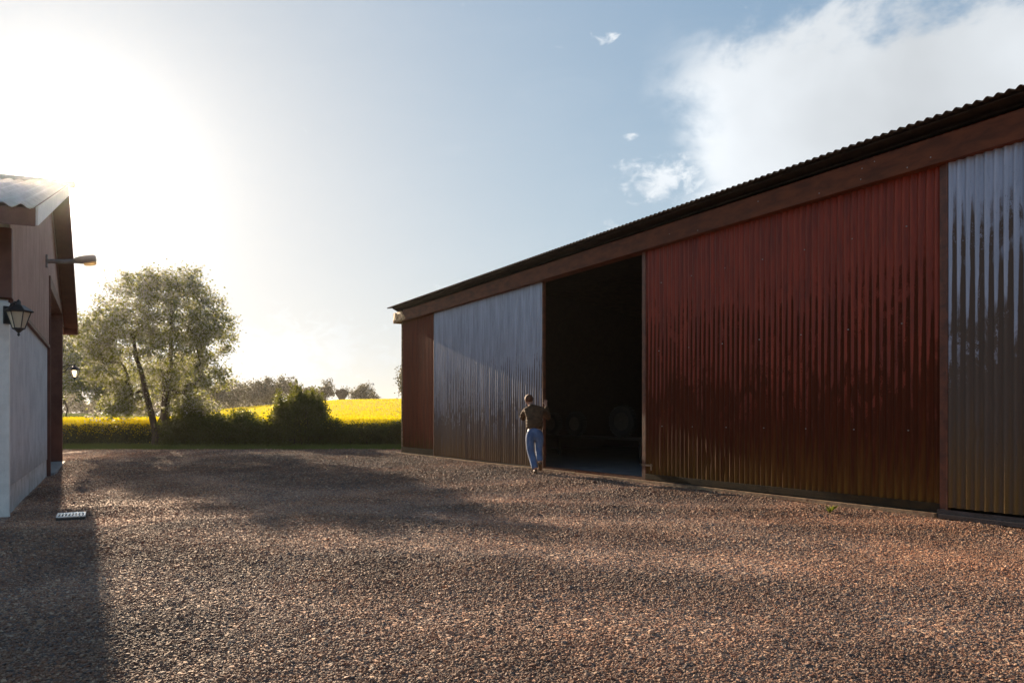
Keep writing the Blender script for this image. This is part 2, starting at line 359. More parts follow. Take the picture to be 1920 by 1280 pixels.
# columns: local x -> bd, local y -> bn (right handed check)
Mb = Matrix(((bd.x, bn.x, 0, BA.x), (bd.y, bn.y, 0, BA.y), (0, 0, 1, 0), (0, 0, 0, 1)))
if Mb.to_3x3().determinant() < 0:      # keep a proper rotation: flip the along axis
    BFLIP = -1
    Mb = Matrix(((-bd.x, bn.x, 0, BA.x), (-bd.y, bn.y, 0, BA.y), (0, 0, 1, 0), (0, 0, 0, 1)))
else: BFLIP = 1
barn.matrix_world = Mb
def bw(s, p, z): return BA + bd*s + bn*p + Vector((0, 0, z))
class BB(MB):
    """barn boxes in (s, p, z)"""
    def b(s, s0, s1, p0, p1, z0, z1): s.bx(BFLIP*s0 if BFLIP > 0 else -s1, BFLIP*s1 if BFLIP > 0 else -s0, p0, p1, z0, z1)
def at_s(px, p=0.0):
    """s along the wall seen at pixel column px, on the plane p proud"""
    o = bw(0, p, 0); u = (px-960)/F
    return (u*o.y - o.x)/(bd.x - u*bd.y)
def corr(name, s0, s1, z0, z1, p, m, parent, pitch=.106, amp=.0165, dents=(), wob=.003, seed=0, nz=24, **kw):
    ns = int((s1-s0)/pitch*10)+1; ss_ = np.linspace(s0, s1, ns); zs = np.linspace(z0, z1, nz)
    Sg, Zg = np.meshgrid(ss_, zs); r_ = np.random.default_rng(seed)
    ph = 2*np.pi*(Sg-s0)/pitch
    prof = np.sin(ph); prof = np.sign(prof)*np.abs(prof)**.8
    rib = np.floor((Sg-s0)/pitch).astype(int); ra = r_.normal(size=rib.max()+2)*.0006; rf = r_.uniform(0, 6.28, rib.max()+2)
    P = p + amp*prof + ra[rib]*(1+np.sin(Zg*1.3+rf[rib])) + wob*np.sin(Sg*2.1+seed)*np.sin(Zg*1.4+Sg*.7+seed)
    Sx = Sg.copy()
    for ds, dz, dr, dd in dents:
        g_ = np.exp(-((Sg-ds)/dr)**2-((Zg-dz)/(dr*1.2))**2); P -= dd*g_; Sx += .012*g_
    V = np.stack([BFLIP*Sx, P, Zg], -1).reshape(-1, 3)
    i = np.arange((nz-1)*(ns-1)); r, c = i // (ns-1), i % (ns-1); a = r*ns+c
    Fq = np.stack([a, a+1, a+ns+1, a+ns], 1)
    if BFLIP > 0: Fq = Fq[:, ::-1]
    return np_mesh(name, V, Fq, m, parent, smooth=True, **kw)
BS1 = 30.0
ZB0, ZB1 = 4.36, 4.69       # beam
s_a = at_s(815, .10); s_b = at_s(1021, .10); s_c = at_s(1207, .10); s_d = at_s(1773, .10); s_e = s_d + 6.2
PITCH = .15; RP = .46; RZ = 4.85
def roofz(p): return RZ + (RP-p)*PITCH if p > -6 else RZ + (RP+6)*PITCH - (-6-p)*PITCH
# fixed walls
corr('wall', 0.02, s_a+.4, .22, 4.6, .03, M_redf, barn, seed=1)
b_ = BB(); b_.b(-.03, s_a+.02, .0, .075, .05, .235); b_.build('base_board', M_board, barn)
b_ = BB(); b_.b(-.05, .02, -.05, .07, .0, 4.6); b_.build('corner_flashing', M_rail, barn)
corr('wall', s_e-.6, BS1, .22, 4.58, .02, M_red, barn, seed=5)
corr('wall', 0, BS1, 4.60, 4.90, -.01, M_red, barn, seed=6, nz=3, label='short strip of red sheet between beam and eaves')
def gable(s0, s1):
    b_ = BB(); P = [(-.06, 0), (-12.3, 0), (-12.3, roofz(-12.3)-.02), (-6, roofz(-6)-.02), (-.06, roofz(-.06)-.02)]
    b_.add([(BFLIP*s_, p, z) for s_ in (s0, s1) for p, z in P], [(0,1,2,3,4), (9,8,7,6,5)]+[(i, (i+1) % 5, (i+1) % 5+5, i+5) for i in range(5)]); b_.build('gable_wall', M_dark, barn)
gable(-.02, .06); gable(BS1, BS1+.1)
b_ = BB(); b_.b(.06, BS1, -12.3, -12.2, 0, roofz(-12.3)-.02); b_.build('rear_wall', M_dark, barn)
# beam
s_a = at_s(815, .10); s_b = at_s(1021, .10); s_c = at_s(1207, .10); s_d = at_s(1773, .10); s_e = s_d + 6.2
PITCH = .15; RP = .46; RZ = 4.85
def roofz(p): return RZ + (RP-p)*PITCH if p > -6 else RZ + (RP+6)*PITCH - (-6-p)*PITCH
# fixed walls
corr('wall', 0.02, s_a+.4, .22, 4.6, .03, M_redf, barn, seed=1)
b_ = BB(); b_.b(-.03, s_a+.02, .0, .075, .05, .235); b_.build('base_board', M_board, barn)
b_ = BB(); b_.b(-.05, .02, -.05, .07, .0, 4.6); b_.build('corner_flashing', M_rail, barn)
corr('wall', s_e-.6, BS1, .22, 4.58, .02, M_red, barn, seed=5)
corr('wall', 0, BS1, 4.60, 4.90, -.01, M_red, barn, seed=6, nz=3, label='short strip of red sheet between beam and eaves')
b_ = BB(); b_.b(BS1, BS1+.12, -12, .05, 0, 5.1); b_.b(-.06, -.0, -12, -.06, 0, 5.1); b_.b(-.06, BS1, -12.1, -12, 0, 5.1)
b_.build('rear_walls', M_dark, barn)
# beam
nb = BB(); nb.b(-.22, BS1, .02, .27, ZB0, ZB1)
nb.build('beam', M_beam, barn)
M_screw = simple('screw', (.4, .38, .36), None, .4, .5)
for s_, z_ in ((13.2, .14), (13.9, .05), (15.2, .22), (16.3, .06), (16.95, .08), (16.97, .22), (17.15, .26), (17.6, .05), (17.9, .09)):
    bb = BB(); bb.b(s_, s_+.013, .27, .276, ZB0+z_, ZB0+z_+.013); bb.build('screw', M_screw, barn)
# pale peeled end of the beam
q = BB(); M_ = 12; pv = []
for i in range(M_+1):
    for j in range(5):
        s_ = -.235 + i*.085; zz = ZB0-.015 + j*(ZB1-ZB0+.02)/4
        if i > 8: zz = ZB0 + .02 + (zz-ZB0)*max(.12, 1-(i-8)*.2) 
        pv.append((BFLIP*s_, .279+.014*math.sin(i*2.1+j*1.3)+.008*math.sin(j*3.+i), zz))
fs = []
for i in range(M_):
    for j in range(4):
        a = i*5+j; fs.append((a, a+5, a+6, a+1) if BFLIP < 0 else (a, a+1, a+6, a+5))
q.add(pv, fs); o_ = q.build('peeled_patch', M_pale, barn, smooth=True, label='pale peeling end of the brown beam')
md = o_.modifiers.new('thick', 'SOLIDIFY'); md.thickness = .006
q = BB(); q.b(-.24, -.222, .0, .28, ZB0-.005, ZB1); q.build('beam_end', M_pale, barn)
# eaves board + roof
q = BB(); q.b(-.12, BS1, .0, .09, 4.80, 4.915); q.b(-.12, BS1, .09, .36, 4.83, 4.85); q.build('eaves_board', M_roofd, barn)
ns = int((BS1+.4+.3)/.115*8); rv = []; ss_ = np.linspace(-.36, BS1+.3, ns); ps = [RP, .1, -2, -4, -6, -8, -10, -12.4]
V = np.array([[BFLIP*s_, p_, roofz(p_)+.018*math.sin(2*math.pi*s_/.115)+.02] for p_ in ps for s_ in ss_]); i = np.arange((len(ps)-1)*(ns-1)); r, c = i//(ns-1), i % (ns-1); a = r*ns+c
o_ = np_mesh('roof', V, np.stack([a, a+1, a+ns+1, a+ns], 1), M_roofd, barn, smooth=True)
md = o_.modifiers.new('thick', 'SOLIDIFY'); md.thickness = .008; md.offset = 0
q = BB()
for (s0_, s1_) in ((-.1, -.03),):
    q.add([(BFLIP*s, p, z) for s in (s0_, s1_) for p, z in ((.36, 4.825), (.0, 4.825), (.0, 4.70), (.10, 4.70))], [(0,1,2,3),(7,6,5,4),(0,4,5,1),(1,5,6,2),(2,6,7,3),(3,7,4,0)])
q.build('eaves_bracket', M_roofd, barn)
# floor, threshold and bottom rail
q = BB(); q.b(0, BS1, -12, -.02, .02, .05); q.build('floor', M_floor, barn)
q = BB(); q.b(s_b-.5, s_c+.3, -.02, .10, .0, .085); q.build('threshold', M_stile, barn)
q = BB(); random.seed(3); s_ = -.1
while s_ < s_d - .05:
    L = random.uniform(2.2, 3.4); e = min(s_+L, s_d-.05); dz = random.uniform(-.004, .006)
    q.b(s_, e-.008, .19, .245, .0, .048+dz); s_ = e
q.build('bottom_rail', M_rail, barn)
q = BB(); q.b(s_d-.05, BS1, .12, .20, .0, .10); q.b(s_d, BS1, .20, .27, .0, .045); q.build('sill', simple('wet_sill', (.05, .045, .05), (.025, .02, .02), .35), barn)
# sliding doors
def sliding_door(s0, s1, p, z0, m, label, stl, str_, board, seed, dents=()):
    d = corr('sliding_door', s0+stl*.5, s1-str_*.5, z0, 4.52, p, m, barn, seed=seed, dents=dents, nz=40, label=label)
    for (a, b) in ((s0, s0+stl), (s1-str_, s1)):
        if b-a > .005:
            q = BB(); q.b(a, b, p-.05, p+.022, .06, 4.55); q.build('door_stile', M_stile, d)
    if board:
        q = BB(); q.b(s0+stl, s1-str_, p-.03, p+.028, .065, board); q.build('bottom_board', M_board, d)
    return d
d1 = sliding_door(s_a, s_b, .12, .07, M_zinc, 'grey zinc sliding door streaked brown and green at its foot', .03, .045, 0, 11)
d2 = sliding_door(s_c, s_d, .12, .15, M_red, 'dark red corrugated sliding door', .10, .05, .165, 12, dents=((s_d-1.3, 1.6, .06, .01), (s_c+1.7, .5, .09, .012), (s_c+2.1, .45, .07, .01)))
q = BB(); q.b(s_c+.0, s_c+.30, .142, .16, .31, .345); q.b(s_c+.275, s_c+.30, .16, .175, .24, .36); q.build('latch', M_rail, d2)
ds1, ds2 = at_s(1838, .12), at_s(1873, .12)
d3 = sliding_door(s_d+.05, s_e, .16, .13, M_zinc2, 'bluish zinc sliding door with dents and large brown stains', .02, .05, 0, 13, dents=((ds1, 1.02, .045, .03), (ds2, 1.33, .04, .028), (ds2+.5, 1.9, .08, .01)))
q = BB(); q.b(s_d-.0, s_d+.05, .10, .15, .05, 4.5); q.build('door_stile', M_stile, d2)
for z_ in (1.06, 2.45, 3.7):
    for j in range(7):
        s_ = s_c+.35+j*.78+(z_*.37 % .2); bb = BB(); bb.b(s_, s_+.014, .125, .140, z_, z_+.014); bb.build('screw', M_screw, d2)
# inside
def wheel(name, x, y, z, r, ang, **kw):
    root = empty(name, (x, y, z-r), ang, **kw)
    M = Matrix.Rotation(math.pi/2, 3, 'X'); q = MB()
    q.lathe([(r*.62, -.11), (r*.93, -.11), (r, -.07), (r, .07), (r*.93, .11), (r*.62, .11), (r*.58, .09), (r*.58, -.09), (r*.62, -.11)][:-1], 28, (0, 0, r), M=M); 
    for j in range(24):
        a = j*math.pi/12; c_ = Vector((math.cos(a)*r, 0, r+math.sin(a)*r)); t_ = Vector((-math.sin(a), 0, math.cos(a)))*.03; n_2 = Vector((math.cos(a), 0, math.sin(a)))*.025
        q.box(c_ - t_*.5 + Vector((0, -.1, 0)), t_, Vector((0, .2, 0)), n_2)
    q.build('tyre', M_rubber, root); q = MB()
    q.lathe([(r*.58, -.085), (r*.5, -.05), (r*.2, -.03), (r*.12, -.1), (r*.12, .1), (r*.2, .03), (r*.5, .05), (r*.58, .085)], 24, (0, 0, r), M=M); q.build('rim', M_rim, root)
    return root
def inside(px, depth, z): 
    s_ = at_s(px, -depth); return bw(s_, -depth, z)
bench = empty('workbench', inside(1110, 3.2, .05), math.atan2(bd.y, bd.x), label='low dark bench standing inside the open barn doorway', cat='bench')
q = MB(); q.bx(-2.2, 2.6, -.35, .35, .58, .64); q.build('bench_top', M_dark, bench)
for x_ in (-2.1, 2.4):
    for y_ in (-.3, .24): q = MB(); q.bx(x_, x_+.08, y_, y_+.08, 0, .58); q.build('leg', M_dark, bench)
wa = math.atan2(bd.y, bd.x)+.25
for px_, r_, lb in ((1036, .33, 'dim wheel inside the barn beside the door edge, behind the man'), (1080, .34, 'dim round wheel in the middle of the dark barn opening'), (1168, .42, 'larger dim wheel inside the barn nearest the red door')):
    p_ = inside(px_, 3.2, .69); wheel('spare_wheel', p_.x, p_.y, .69+r_, r_, wa, label=lb, cat='wheel', group='wheels kept in the dark barn')

# ------------------------------------------------------------------ house on the other side of the yard
HC = Vector((-6.32, 9.27, 0)); he = Vector((-.4805, .877, 0)).normalized(); hq = Vector((.931, .365, 0)).normalized()
def hw(s, w_, z): return HC + he*s + hq*w_ + Vector((0, 0, z))
M_plast, n = mat('white_plaster'); gp, z_ = zpos(n)
col(n, n.mix(n.ss(n.noise(gp, 2.2, 6, .6), .35, .7), (.70, .70, .71), (.58, .58, .595))); n.i(n.p, 'Roughness', .9)
dirt = n.ss(n.m('ADD', z_, n.m('MULTIPLY', n.m('SUBTRACT', n.noise(gp, 5, 5, .65), .5), 1.1)), .95, .25)
col(n, n.mix(n.m('MULTIPLY', dirt, .5), n.mix(n.ss(n.noise(gp, 2.2, 6, .6), .35, .7), (.70, .70, .71), (.56, .56, .575)), (.30, .27, .22)))
bump(n, n.m('ADD', n.noise(gp, 70, 4, .7), n.noise(gp, 24, 2)), .02)
M_plinth = simple('pale_plinth', (.62, .61, .60), (.42, .41, .37), .85, scale=3)
M_hsheet = simple('faded_red_sheet', (.42, .25, .19), (.30, .16, .12), .5, scale=3, sx=(4, 4, .4))
M_brown = simple('brown_board', (.17, .075, .05), (.12, .05, .034), .6, scale=4)
M_hroof = simple('pale_roof_sheet', (.60, .58, .55), (.48, .46, .43), .55, scale=3)
M_cream = simple('cream_panel', (.62, .58, .46), (.55, .50, .40), .6)
M_tan = simple('tan_panel', (.45, .27, .16), (.36, .21, .13), .6)
M_white = simple('white_paint', (.78, .77, .74), (.66, .65, .62), .5)
M_conc = simple('grey_concrete', (.30, .31, .31), (.21, .22, .22), .8)
M_glass, n = mat('dark_glass'); col(n, (.03, .035, .04)); n.i(n.p, 'Roughness', .08)
M_iron = simple('black_iron', (.035, .033, .032), (.02, .02, .02), .45)
M_lglass, n = mat('frosted_lantern_glass'); col(n, (.75, .68, .52)); n.i(n.p, 'Roughness', .3); n.i(n.p, 'Transmission Weight', .5); n.i(n.p, 'IOR', 1.3)

house = empty('house', HC, 0, label='white plastered farm building with brown trim, pale sheet roof and gable on the yard', cat='building')
house.matrix_world = Matrix.Translation(HC)
L_ = 12.5; ZT = 2.70; S0, S1 = 7.0, 11.75; ZO = 4.08; RS, RZh = 7.1, 6.1
hn = Vector((he.y, -he.x, 0))      # true outward normal
if hn.x < 0: hn = -hn
class HB(MB):
    def b(s, s0, s1, w0, w1, z0, z1):
        """box between stations s0..s1 and outward distances w0..w1"""
        s.box(he*s0+hn*w0+Vector((0, 0, z0)), he*(s1-s0), hn*(w1-w0), Vector((0, 0, z1-z0)))
def rz(s):
    return 3.66 + (s+.9)*(RZh-3.66)/(RS+.9) if s < RS else RZh - (s-RS)*(RZh-3.72)/(12.85-RS)
# plaster
for a_, e_ in ((0, S0), (S1, L_)):
    q = HB(); q.b(a_, e_, -.3, 0, .35, ZT); q.build('plaster_wall', M_plast, house)
    q = HB(); q.b(a_, e_, -.3, -.012, -.1, .36); q.build('plinth', M_plinth, house)
# near side wall and far side wall
q = HB(); q.add([tuple(he*0+hn*-.3), tuple(he*.3+hn*-.3), tuple(he*.3+hn*-.3+Vector((0,0,3.5))), tuple(hn*-.3+Vector((0,0,3.5))),
       tuple(he*0+hq*-9), tuple(he*.3+hq*-9), tuple(he*.3+hq*-9+Vector((0,0,3.5))), tuple(hq*-9+Vector((0,0,3.5)))], [(0,3,2,1),(4,5,6,7),(0,1,5,4),(1,2,6,5),(2,3,7,6),(3,0,4,7)])
q.build('side_wall', M_plast, house)
q = HB(); o1 = he*(L_-.3)
q.add([tuple(o1+hn*-.3), tuple(o1+he*.3+hn*-.3), tuple(o1+he*.3+hn*-.3+Vector((0,0,3.6))), tuple(o1+hn*-.3+Vector((0,0,3.6))),
       tuple(o1+hq*-9), tuple(o1+he*.3+hq*-9), tuple(o1+he*.3+hq*-9+Vector((0,0,3.6))), tuple(o1+hq*-9+Vector((0,0,3.6)))], [(0,3,2,1),(4,5,6,7),(0,1,5,4),(1,2,6,5),(2,3,7,6),(3,0,4,7)])
q.build('side_wall', M_plast, house)
# corner trim (slim pale upright below, brown post above)
q = HB(); q.b(-.03, .07, -.02, .018, -.05, ZT-.03); q.b(-.03, -.002, -.45, -.02, -.05, ZT-.03); q.build('corner_trim', M_white, house)
q = HB(); q.b(-.05, .10, -.30, .045, ZT+.03, 3.60); q.build('corner_post', M_brown, house)
# upper corrugated gable sheet following the roof line
pit = .14; ns = int((L_)/pit*8); V = []; Fq = []
def zlow(s): return ZO+.02 if S0 < s < S1 else ZT+.03
ss_ = np.unique(np.concatenate([np.linspace(0, L_, ns), [S0-.001, S0+.001, S1-.001, S1+.001]]))
for s_ in ss_:
    p_ = .018+.018*math.sin(2*math.pi*s_/pit)
    for z_v in (zlow(s_), (zlow(s_)+rz(s_)-.05)/2, rz(s_)-.05): V.append(tuple(he*s_+hn*p_+Vector((0, 0, z_v))))
for i in range(len(ss_)-1):
    for j in range(2): a = i*3+j; Fq.append((a, a+1, a+4, a+3))
np_mesh('gable_sheet', np.array(V), np.array(Fq), M_hsheet, house, smooth=True)
for a_, e_ in ((.07, S0), (S1+.1, L_+.02)):
    q = HB(); q.b(a_, e_, .0, .05, ZT-.03, ZT+.03); q.build('trim_strip', M_brown, house)
# gateway
q = HB(); q.b(S0-.0, S0+.06, -.42, .06, 0, ZO+.1); q.b(S1-.06, S1+.03, -.42, .06, 0, ZO+.1); q.b(S0+.06, S1-.06, -.42, .06, ZO-.15, ZO+.1); q.build('gateway_frame', M_brown, house)
q = HB(); q.b(S0+.06, S1-.06, -.9, .12, -.02, .06); q.build('threshold', M_conc, house)
for i in range(4):
    a = S0+.08+i*1.15; e = a+1.13
    g = HB(); g.b(a, e, -.38, -.32, 1.98, ZO-.16); g = g.build('folding_door', M_cream, house, label='cream door leaf with small window above a tan panel')
    q = HB(); q.b(a, e, -.38, -.318, .10, 1.33); q.build('lower_panel', M_tan, g)
    q = HB(); q.b(a+.0, a+.09, -.38, -.312, 1.335, 1.975); q.b(e-.09, e, -.38, -.312, 1.335, 1.975); q.b(a+.09, e-.09, -.38, -.312, 1.335, 1.39); q.b(a+.09, e-.09, -.38, -.312, 1.92, 1.975); q.b((a+e)/2-.03, (a+e)/2+.03, -.38, -.312, 1.39, 1.92); q.build('window_frame', M_white, g)
    q = HB(); q.b(a+.09, (a+e)/2-.03, -.36, -.34, 1.39, 1.92); q.b((a+e)/2+.03, e-.09, -.36, -.34, 1.39, 1.92); q.build('window', M_glass, g)
    for hz_ in (.35, 2.15, 3.7):
        q = HB(); q.b(a+.01, a+.07, -.31, -.28, hz_, hz_+.14); q.b(a+.07, a+.3, -.312, -.295, hz_+.05, hz_+.09); q.build('hinge', M_iron, g)
# roof: corrugated sheets over both slopes
def roof_slope(s0, s1, name):
    W0, W1 = .37, -10.0; pit = .177; ns = int((W0-W1)/pit*6); ws = np.linspace(W0, W1, ns); V = []
    st = np.linspace(s0, s1, 4)
    for s_ in st:
        for w_ in ws: V.append(tuple(he*s_+hq*w_+Vector((0, 0, rz(s_)+.03+.026*math.sin(2*math.pi*w_/pit)))))
    i = np.arange(3*(ns-1)); r, c = i//(ns-1), i % (ns-1); a = r*ns+c
    o = np_mesh(name, np.array(V), np.stack([a, a+ns, a+ns+1, a+1], 1), M_hroof, house, smooth=True)
    md = o.modifiers.new('thick', 'SOLIDIFY'); md.thickness = .01; md.offset = 0
roof_slope(-.95, RS, 'roof'); roof_slope(12.90, RS, 'roof')
def slab(q, s0, s1, w0, w1, t0, t1):
    """sloping slab under the roof sheet, t below it"""
    P = []
    for s_ in (s0, s1):
        for w_, t_ in ((w0, t0), (w1, t0), (w1, t1), (w0, t1)): P.append(tuple(he*s_+hq*w_+Vector((0, 0, rz(s_)-t_))))
    q.add(P, [(0,1,2,3),(7,6,5,4),(0,4,5,1),(1,5,6,2),(2,6,7,3),(3,7,4,0)])
q = HB(); slab(q, -.88, RS, .05, .36, .01, .04); q.build('soffit', M_brown, house)
q = HB(); slab(q, RS, 12.85, .05, .36, .01, .04); q.build('soffit', M_brown, house)
q = HB(); slab(q, -.9, RS-.002, .365, .39, -.02, .19); q.build('barge_board', M_white, house, label='barge board of the near roof slope, whitened for sun flare')  # white colour put in for the sun flare along this board
q = HB(); slab(q, RS+.002, 12.87, .365, .39, -.02, .19); q.build('barge_board', M_brown, house)
for a_, e_ in ((-.93, -.88), (12.82, 12.87)):
    q = HB(); slab(q, a_, e_, .36, -9.9, -.005, .20); q.build('fascia', M_brown, house)
for a_, e_ in ((-.88, .02), (L_-.02, 12.82)):
    q = HB(); slab(q, a_, e_, .05, -9.9, .16, .18); q.build('eaves_soffit', M_brown, house)
q = HB(); q.tube([he*RS+hq*.5+Vector((0,0,RZh+.05)), he*RS+hq*-10+Vector((0,0,RZh+.05))], .08, 8); q.build('ridge_cap', M_hroof, house)

def lantern(name, s, label, d=None):
    d = d or hn
    root = empty(name, HC + he*s + Vector((0, 0, 0)), math.atan2(d.y, d.x), label=label, cat='wall lantern', group='coach lanterns on the plaster wall')
    # local +x outwards from the wall
    zc = 2.42; q = MB(); q.bx(.0, .03, -.05, .05, zc-.02, zc+.20)
    q.tube([(.03, 0, zc+.16), (.12, 0, zc+.22), (.22, 0, zc+.235), (.31, 0, zc+.215)], .013, 8); q.tube([(.03, 0, zc+.02), (.10, 0, zc+.06), (.15, 0, zc+.13), (.20, 0, zc+.22)], .009, 8)
    q.tube([(.10, 0, zc+.09), (.13, 0, zc+.12), (.10, 0, zc+.15), (.07, 0, zc+.12), (.10, 0, zc+.09)], .006, 6)
    q.build('bracket', M_iron, root)
    c = (.31, 0, 0)
    q = MB(); q.lathe([(.155, zc+.105), (.16, zc+.12), (.06, zc+.19), (.03, zc+.195), (.022, zc+.24), (.004, zc+.26)], 6, c); q.build('cap', M_iron, root)
    q = MB(); q.lathe([(.062, zc-.095), (.125, zc+.10)], 6, c); q.build('glass', M_lglass, root)
    q = MB(); q.lathe([(.005, zc-.19), (.016, zc-.175), (.010, zc-.15), (.045, zc-.115), (.072, zc-.10), (.066, zc-.09)], 6, c)
    for j in range(6):
        a = j*math.pi/3; u = Vector((math.cos(a), math.sin(a), 0)); cc_ = Vector(c)
        q.tube([cc_+u*.064+Vector((0,0,zc-.095)), cc_+u*.128+Vector((0,0,zc+.105))], .006, 5)
    q.build('cage', M_iron, root)
lantern('wall_lantern', -.03, 'iron lantern with frosted glass high on the near corner of the white building', hn*.45-he*.89)
lantern('wall_lantern', 12.4, 'small iron lantern on the far end of the white building, before the trees')
# yard lamp on an arm
yl = empty('yard_lamp', HC + he*6.0 + Vector((0, 0, 4.30)), math.atan2(hn.y, hn.x), label='grey street lamp head on an arm reaching out from the gable', cat='lamp')
q = MB(); q.bx(.03, .07, -.06, .06, -.12, .12); q.tube([(.05, 0, 0), (.35, 0, .02), (.62, 0, .06)], .045, 10); q.build('arm', simple('grey_steel', (.30, .27, .25), None, .5), yl)
q = MB(); q.lathe([(.03, 0), (.06, .04), (.085, .15), (.095, .30), (.085, .42), (.05, .46)], 14, (0, 0, 0), M=Matrix.Translation((.92, 0, .10)).to_3x3() @ Matrix.Rotation(R(78), 3, 'Y'))
q.v = [(x*.9+.50, y*1.1, z*.95+.05) for x, y, z in q.v]; q.build('lamp_head', simple('lamp_shell', (.32, .29, .27), None, .5), yl, smooth=True)
q = MB(); q.lathe([(.05, 0), (.06, .03), (.07, .14), (.06, .2), (.03, .23)], 12, (0, 0, 0), M=Matrix.Rotation(R(78), 3, 'Y'))
q.v = [(x+.68, y*.95, z*.9+.015) for x, y, z in q.v]; ml, n = mat('amber_lens'); col(n, (.9, .62, .25)); n.i(n.p, 'Roughness', .3); n.i(n.p, 'Transmission Weight', .5); q.build('lens', ml, yl, smooth=True)

# drain grate in the gravel, catching the sun
gx, gy = (134-960)/F*1.20*F/(960.5-780), 1.20*F/(960.5-780)
GA = math.atan2(hn.y, hn.x)
gt = empty('drain_grate', (gx, gy, .020), GA, label='shiny slotted metal drain grate lying in the gravel by the white building', cat='drain grate')
M_gal, n = mat('bright_galvanised'); col(n, (.95, .94, .92)); n.i(n.p, 'Metallic', .1); n.i(n.p, 'Roughness', .28)
for a_, e_ in ((.10, .20), (-.20, -.188)): q = MB(); q.bx(-.155, .155, a_, e_, .0, .012); q.build('frame', M_gal, gt)
for i in range(9): q = MB(); q.bx(-.155+i*.036, -.155+i*.036+.019, -.188, .10, .001, .012); q.build('bar', M_gal, gt)
q = MB(); q.bx(-.155, .155, -.20, .20, -.06, -.012); q.build('slot_shade', M_iron, gt)  # solid black box paints the shade seen through the slots

# ------------------------------------------------------------------ trees
def make_tree(trunks, env, n_att, seed, tip_r=.008, tmin=.0, power=1.95):
    """trunks: list of polylines with node points; env(rng)-> point in crown. returns (MB wood, cluster centres)"""
    r_ = np.random.default_rng(seed); P = []; par = []
    for tr in trunks:
        prev = -1
        for i, p in enumerate(tr):
            P.append(p); par.append(prev); prev = len(P)-1
    base_n = len(P); P = [np.array(p, float) for p in P]
    att = np.array([env(r_) for _ in range(n_att)]); c0 = P[0]
    att = att[np.argsort(np.linalg.norm(att-np.array(c0)-np.array([0, 0, 1.]), axis=1))]
    tips = []
    zmin = min(tr[len(tr)//2][2] for tr in trunks)
    for a in att:
        Q = np.array(P); d = np.linalg.norm(Q-a, axis=1) + .55*np.maximum(Q[:, 2]-a[2], 0) + np.where(Q[:, 2] < zmin, 3., 0)
        j = int(np.argmin(d)); L = np.linalg.norm(P[j]-a); n = max(1, int(L/.35)); prev = j
        for i in range(1, n+1):
            t = i/n; p = P[j]*(1-t)+a*t; p = p + r_.normal(size=3)*.05*math.sin(math.pi*t)*L*.6 + np.array([0, 0, .10*L*math.sin(math.pi*t)])
            P.append(p); par.append(prev); prev = len(P)-1
        tips.append(prev)
    N = len(P); rad = np.zeros(N); ch = [[] for _ in range(N)]
    for i, p in enumerate(par):
        if p >= 0: ch[p].append(i)
    acc = np.zeros(N)
    for i in range(N-1, -1, -1):
        if not ch[i]: acc[i] = tip_r**power
        if par[i] >= 0: acc[par[i]] += acc[i]
    # trunk nodes come first, so walk them again from the top down
    minr = np.zeros(N)
    for tr in [0]:
        b_i = 0
        for tr_ in trunks:
            for t_i in range(len(tr_)): minr[b_i+t_i] = tmin*(1-.62*t_i/(len(tr_)-1))
            b_i += len(tr_)
    acc2 = np.array([tip_r**power if not ch[i] else 0 for i in range(N)])
    order = sorted(range(N), key=lambda i: -i)
    for i in order:
        if i >= base_n and par[i] >= 0: acc2[par[i]] += acc2[i]
    for i in range(base_n-1, -1, -1):
        if par[i] >= 0: acc2[par[i]] += acc2[i]
    rad = np.maximum(np.maximum(acc2, tip_r**power)**(1/power), minr)
    q = MB(); done = set()
    heads = [i for i in range(N) if par[i] < 0]
    stack = [(h, None) for h in heads]
    while stack:
        i, fr = stack.pop(); pts = []; rr = []
        if fr is not None: pts.append(P[fr]); rr.append(min(rad[fr], rad[i]*1.25))
        while True:
            pts.append(P[i]); rr.append(rad[i])
            if not ch[i]: break
            m_ = max(ch[i], key=lambda c: rad[c])
            for c in ch[i]:
                if c != m_: stack.append((c, i))
            i = m_
        if fr is None: rr[0] *= 1.35
        nseg = 9 if rr[0] > .06 else (5 if rr[0] > .02 else 3)
        q.tube([Vector(p) for p in pts], rr, nseg, cap=False)
    return q, np.array([P[i] for i in tips]), np.array(P[base_n:])
def tree_obj(name, loc, trunks, env, n_att, nl, spread, lsize, seed, mats, label, cat, group=None, bark=None, blossom=.0, mid=.3, **kw):
    root = empty(name, loc, 0, label=label, cat=cat, group=group)
    q, tips, mids = make_tree(trunks, env, n_att, seed, **kw)
    q.build('trunk', bark or M_bark, root, smooth=True)
    k_ = len(tips); src = np.repeat(tips, nl, axis=0); 
    if len(mids) and mid: src = np.concatenate([src, mids[rng.integers(0, len(mids), int(k_*nl*mid))]])
    # each cluster has its own size, so that gaps and dense clumps show
    C = src + rng.normal(size=src.shape)*spread*rng.uniform(.5, 1.3, (len(src), 1))*np.array([1, 1, .75])
    nb_ = int(len(C)*blossom); idx = rng.permutation(len(C)); 
    V, Fq = leaves(C[idx[nb_:]], lsize); np_mesh('crown', V, Fq, mats[0], root)
    if nb_: V, Fq = leaves(C[idx[:nb_]], lsize*.85, .8); np_mesh('blossom', V, Fq, mats[1], root)
    return root
def px(x, y, Y): return Vector(((x-960)/F*Y, Y, CH+(HZ-y)/F*Y))
def ell(c, r, cut=None, shell=.5):
    c = np.array(c); r = np.array(r)
    def f(g):
        while True:
            d = g.normal(size=3); d /= np.linalg.norm(d); rr = g.uniform()**(shell)
            p = c + d*r*rr
            if cut is None or cut(p): return p
    return f
def multi(es, ws):
    ws = np.cumsum(np.array(ws)/sum(ws))
    return lambda g: es[int(np.searchsorted(ws, g.uniform()))](g)
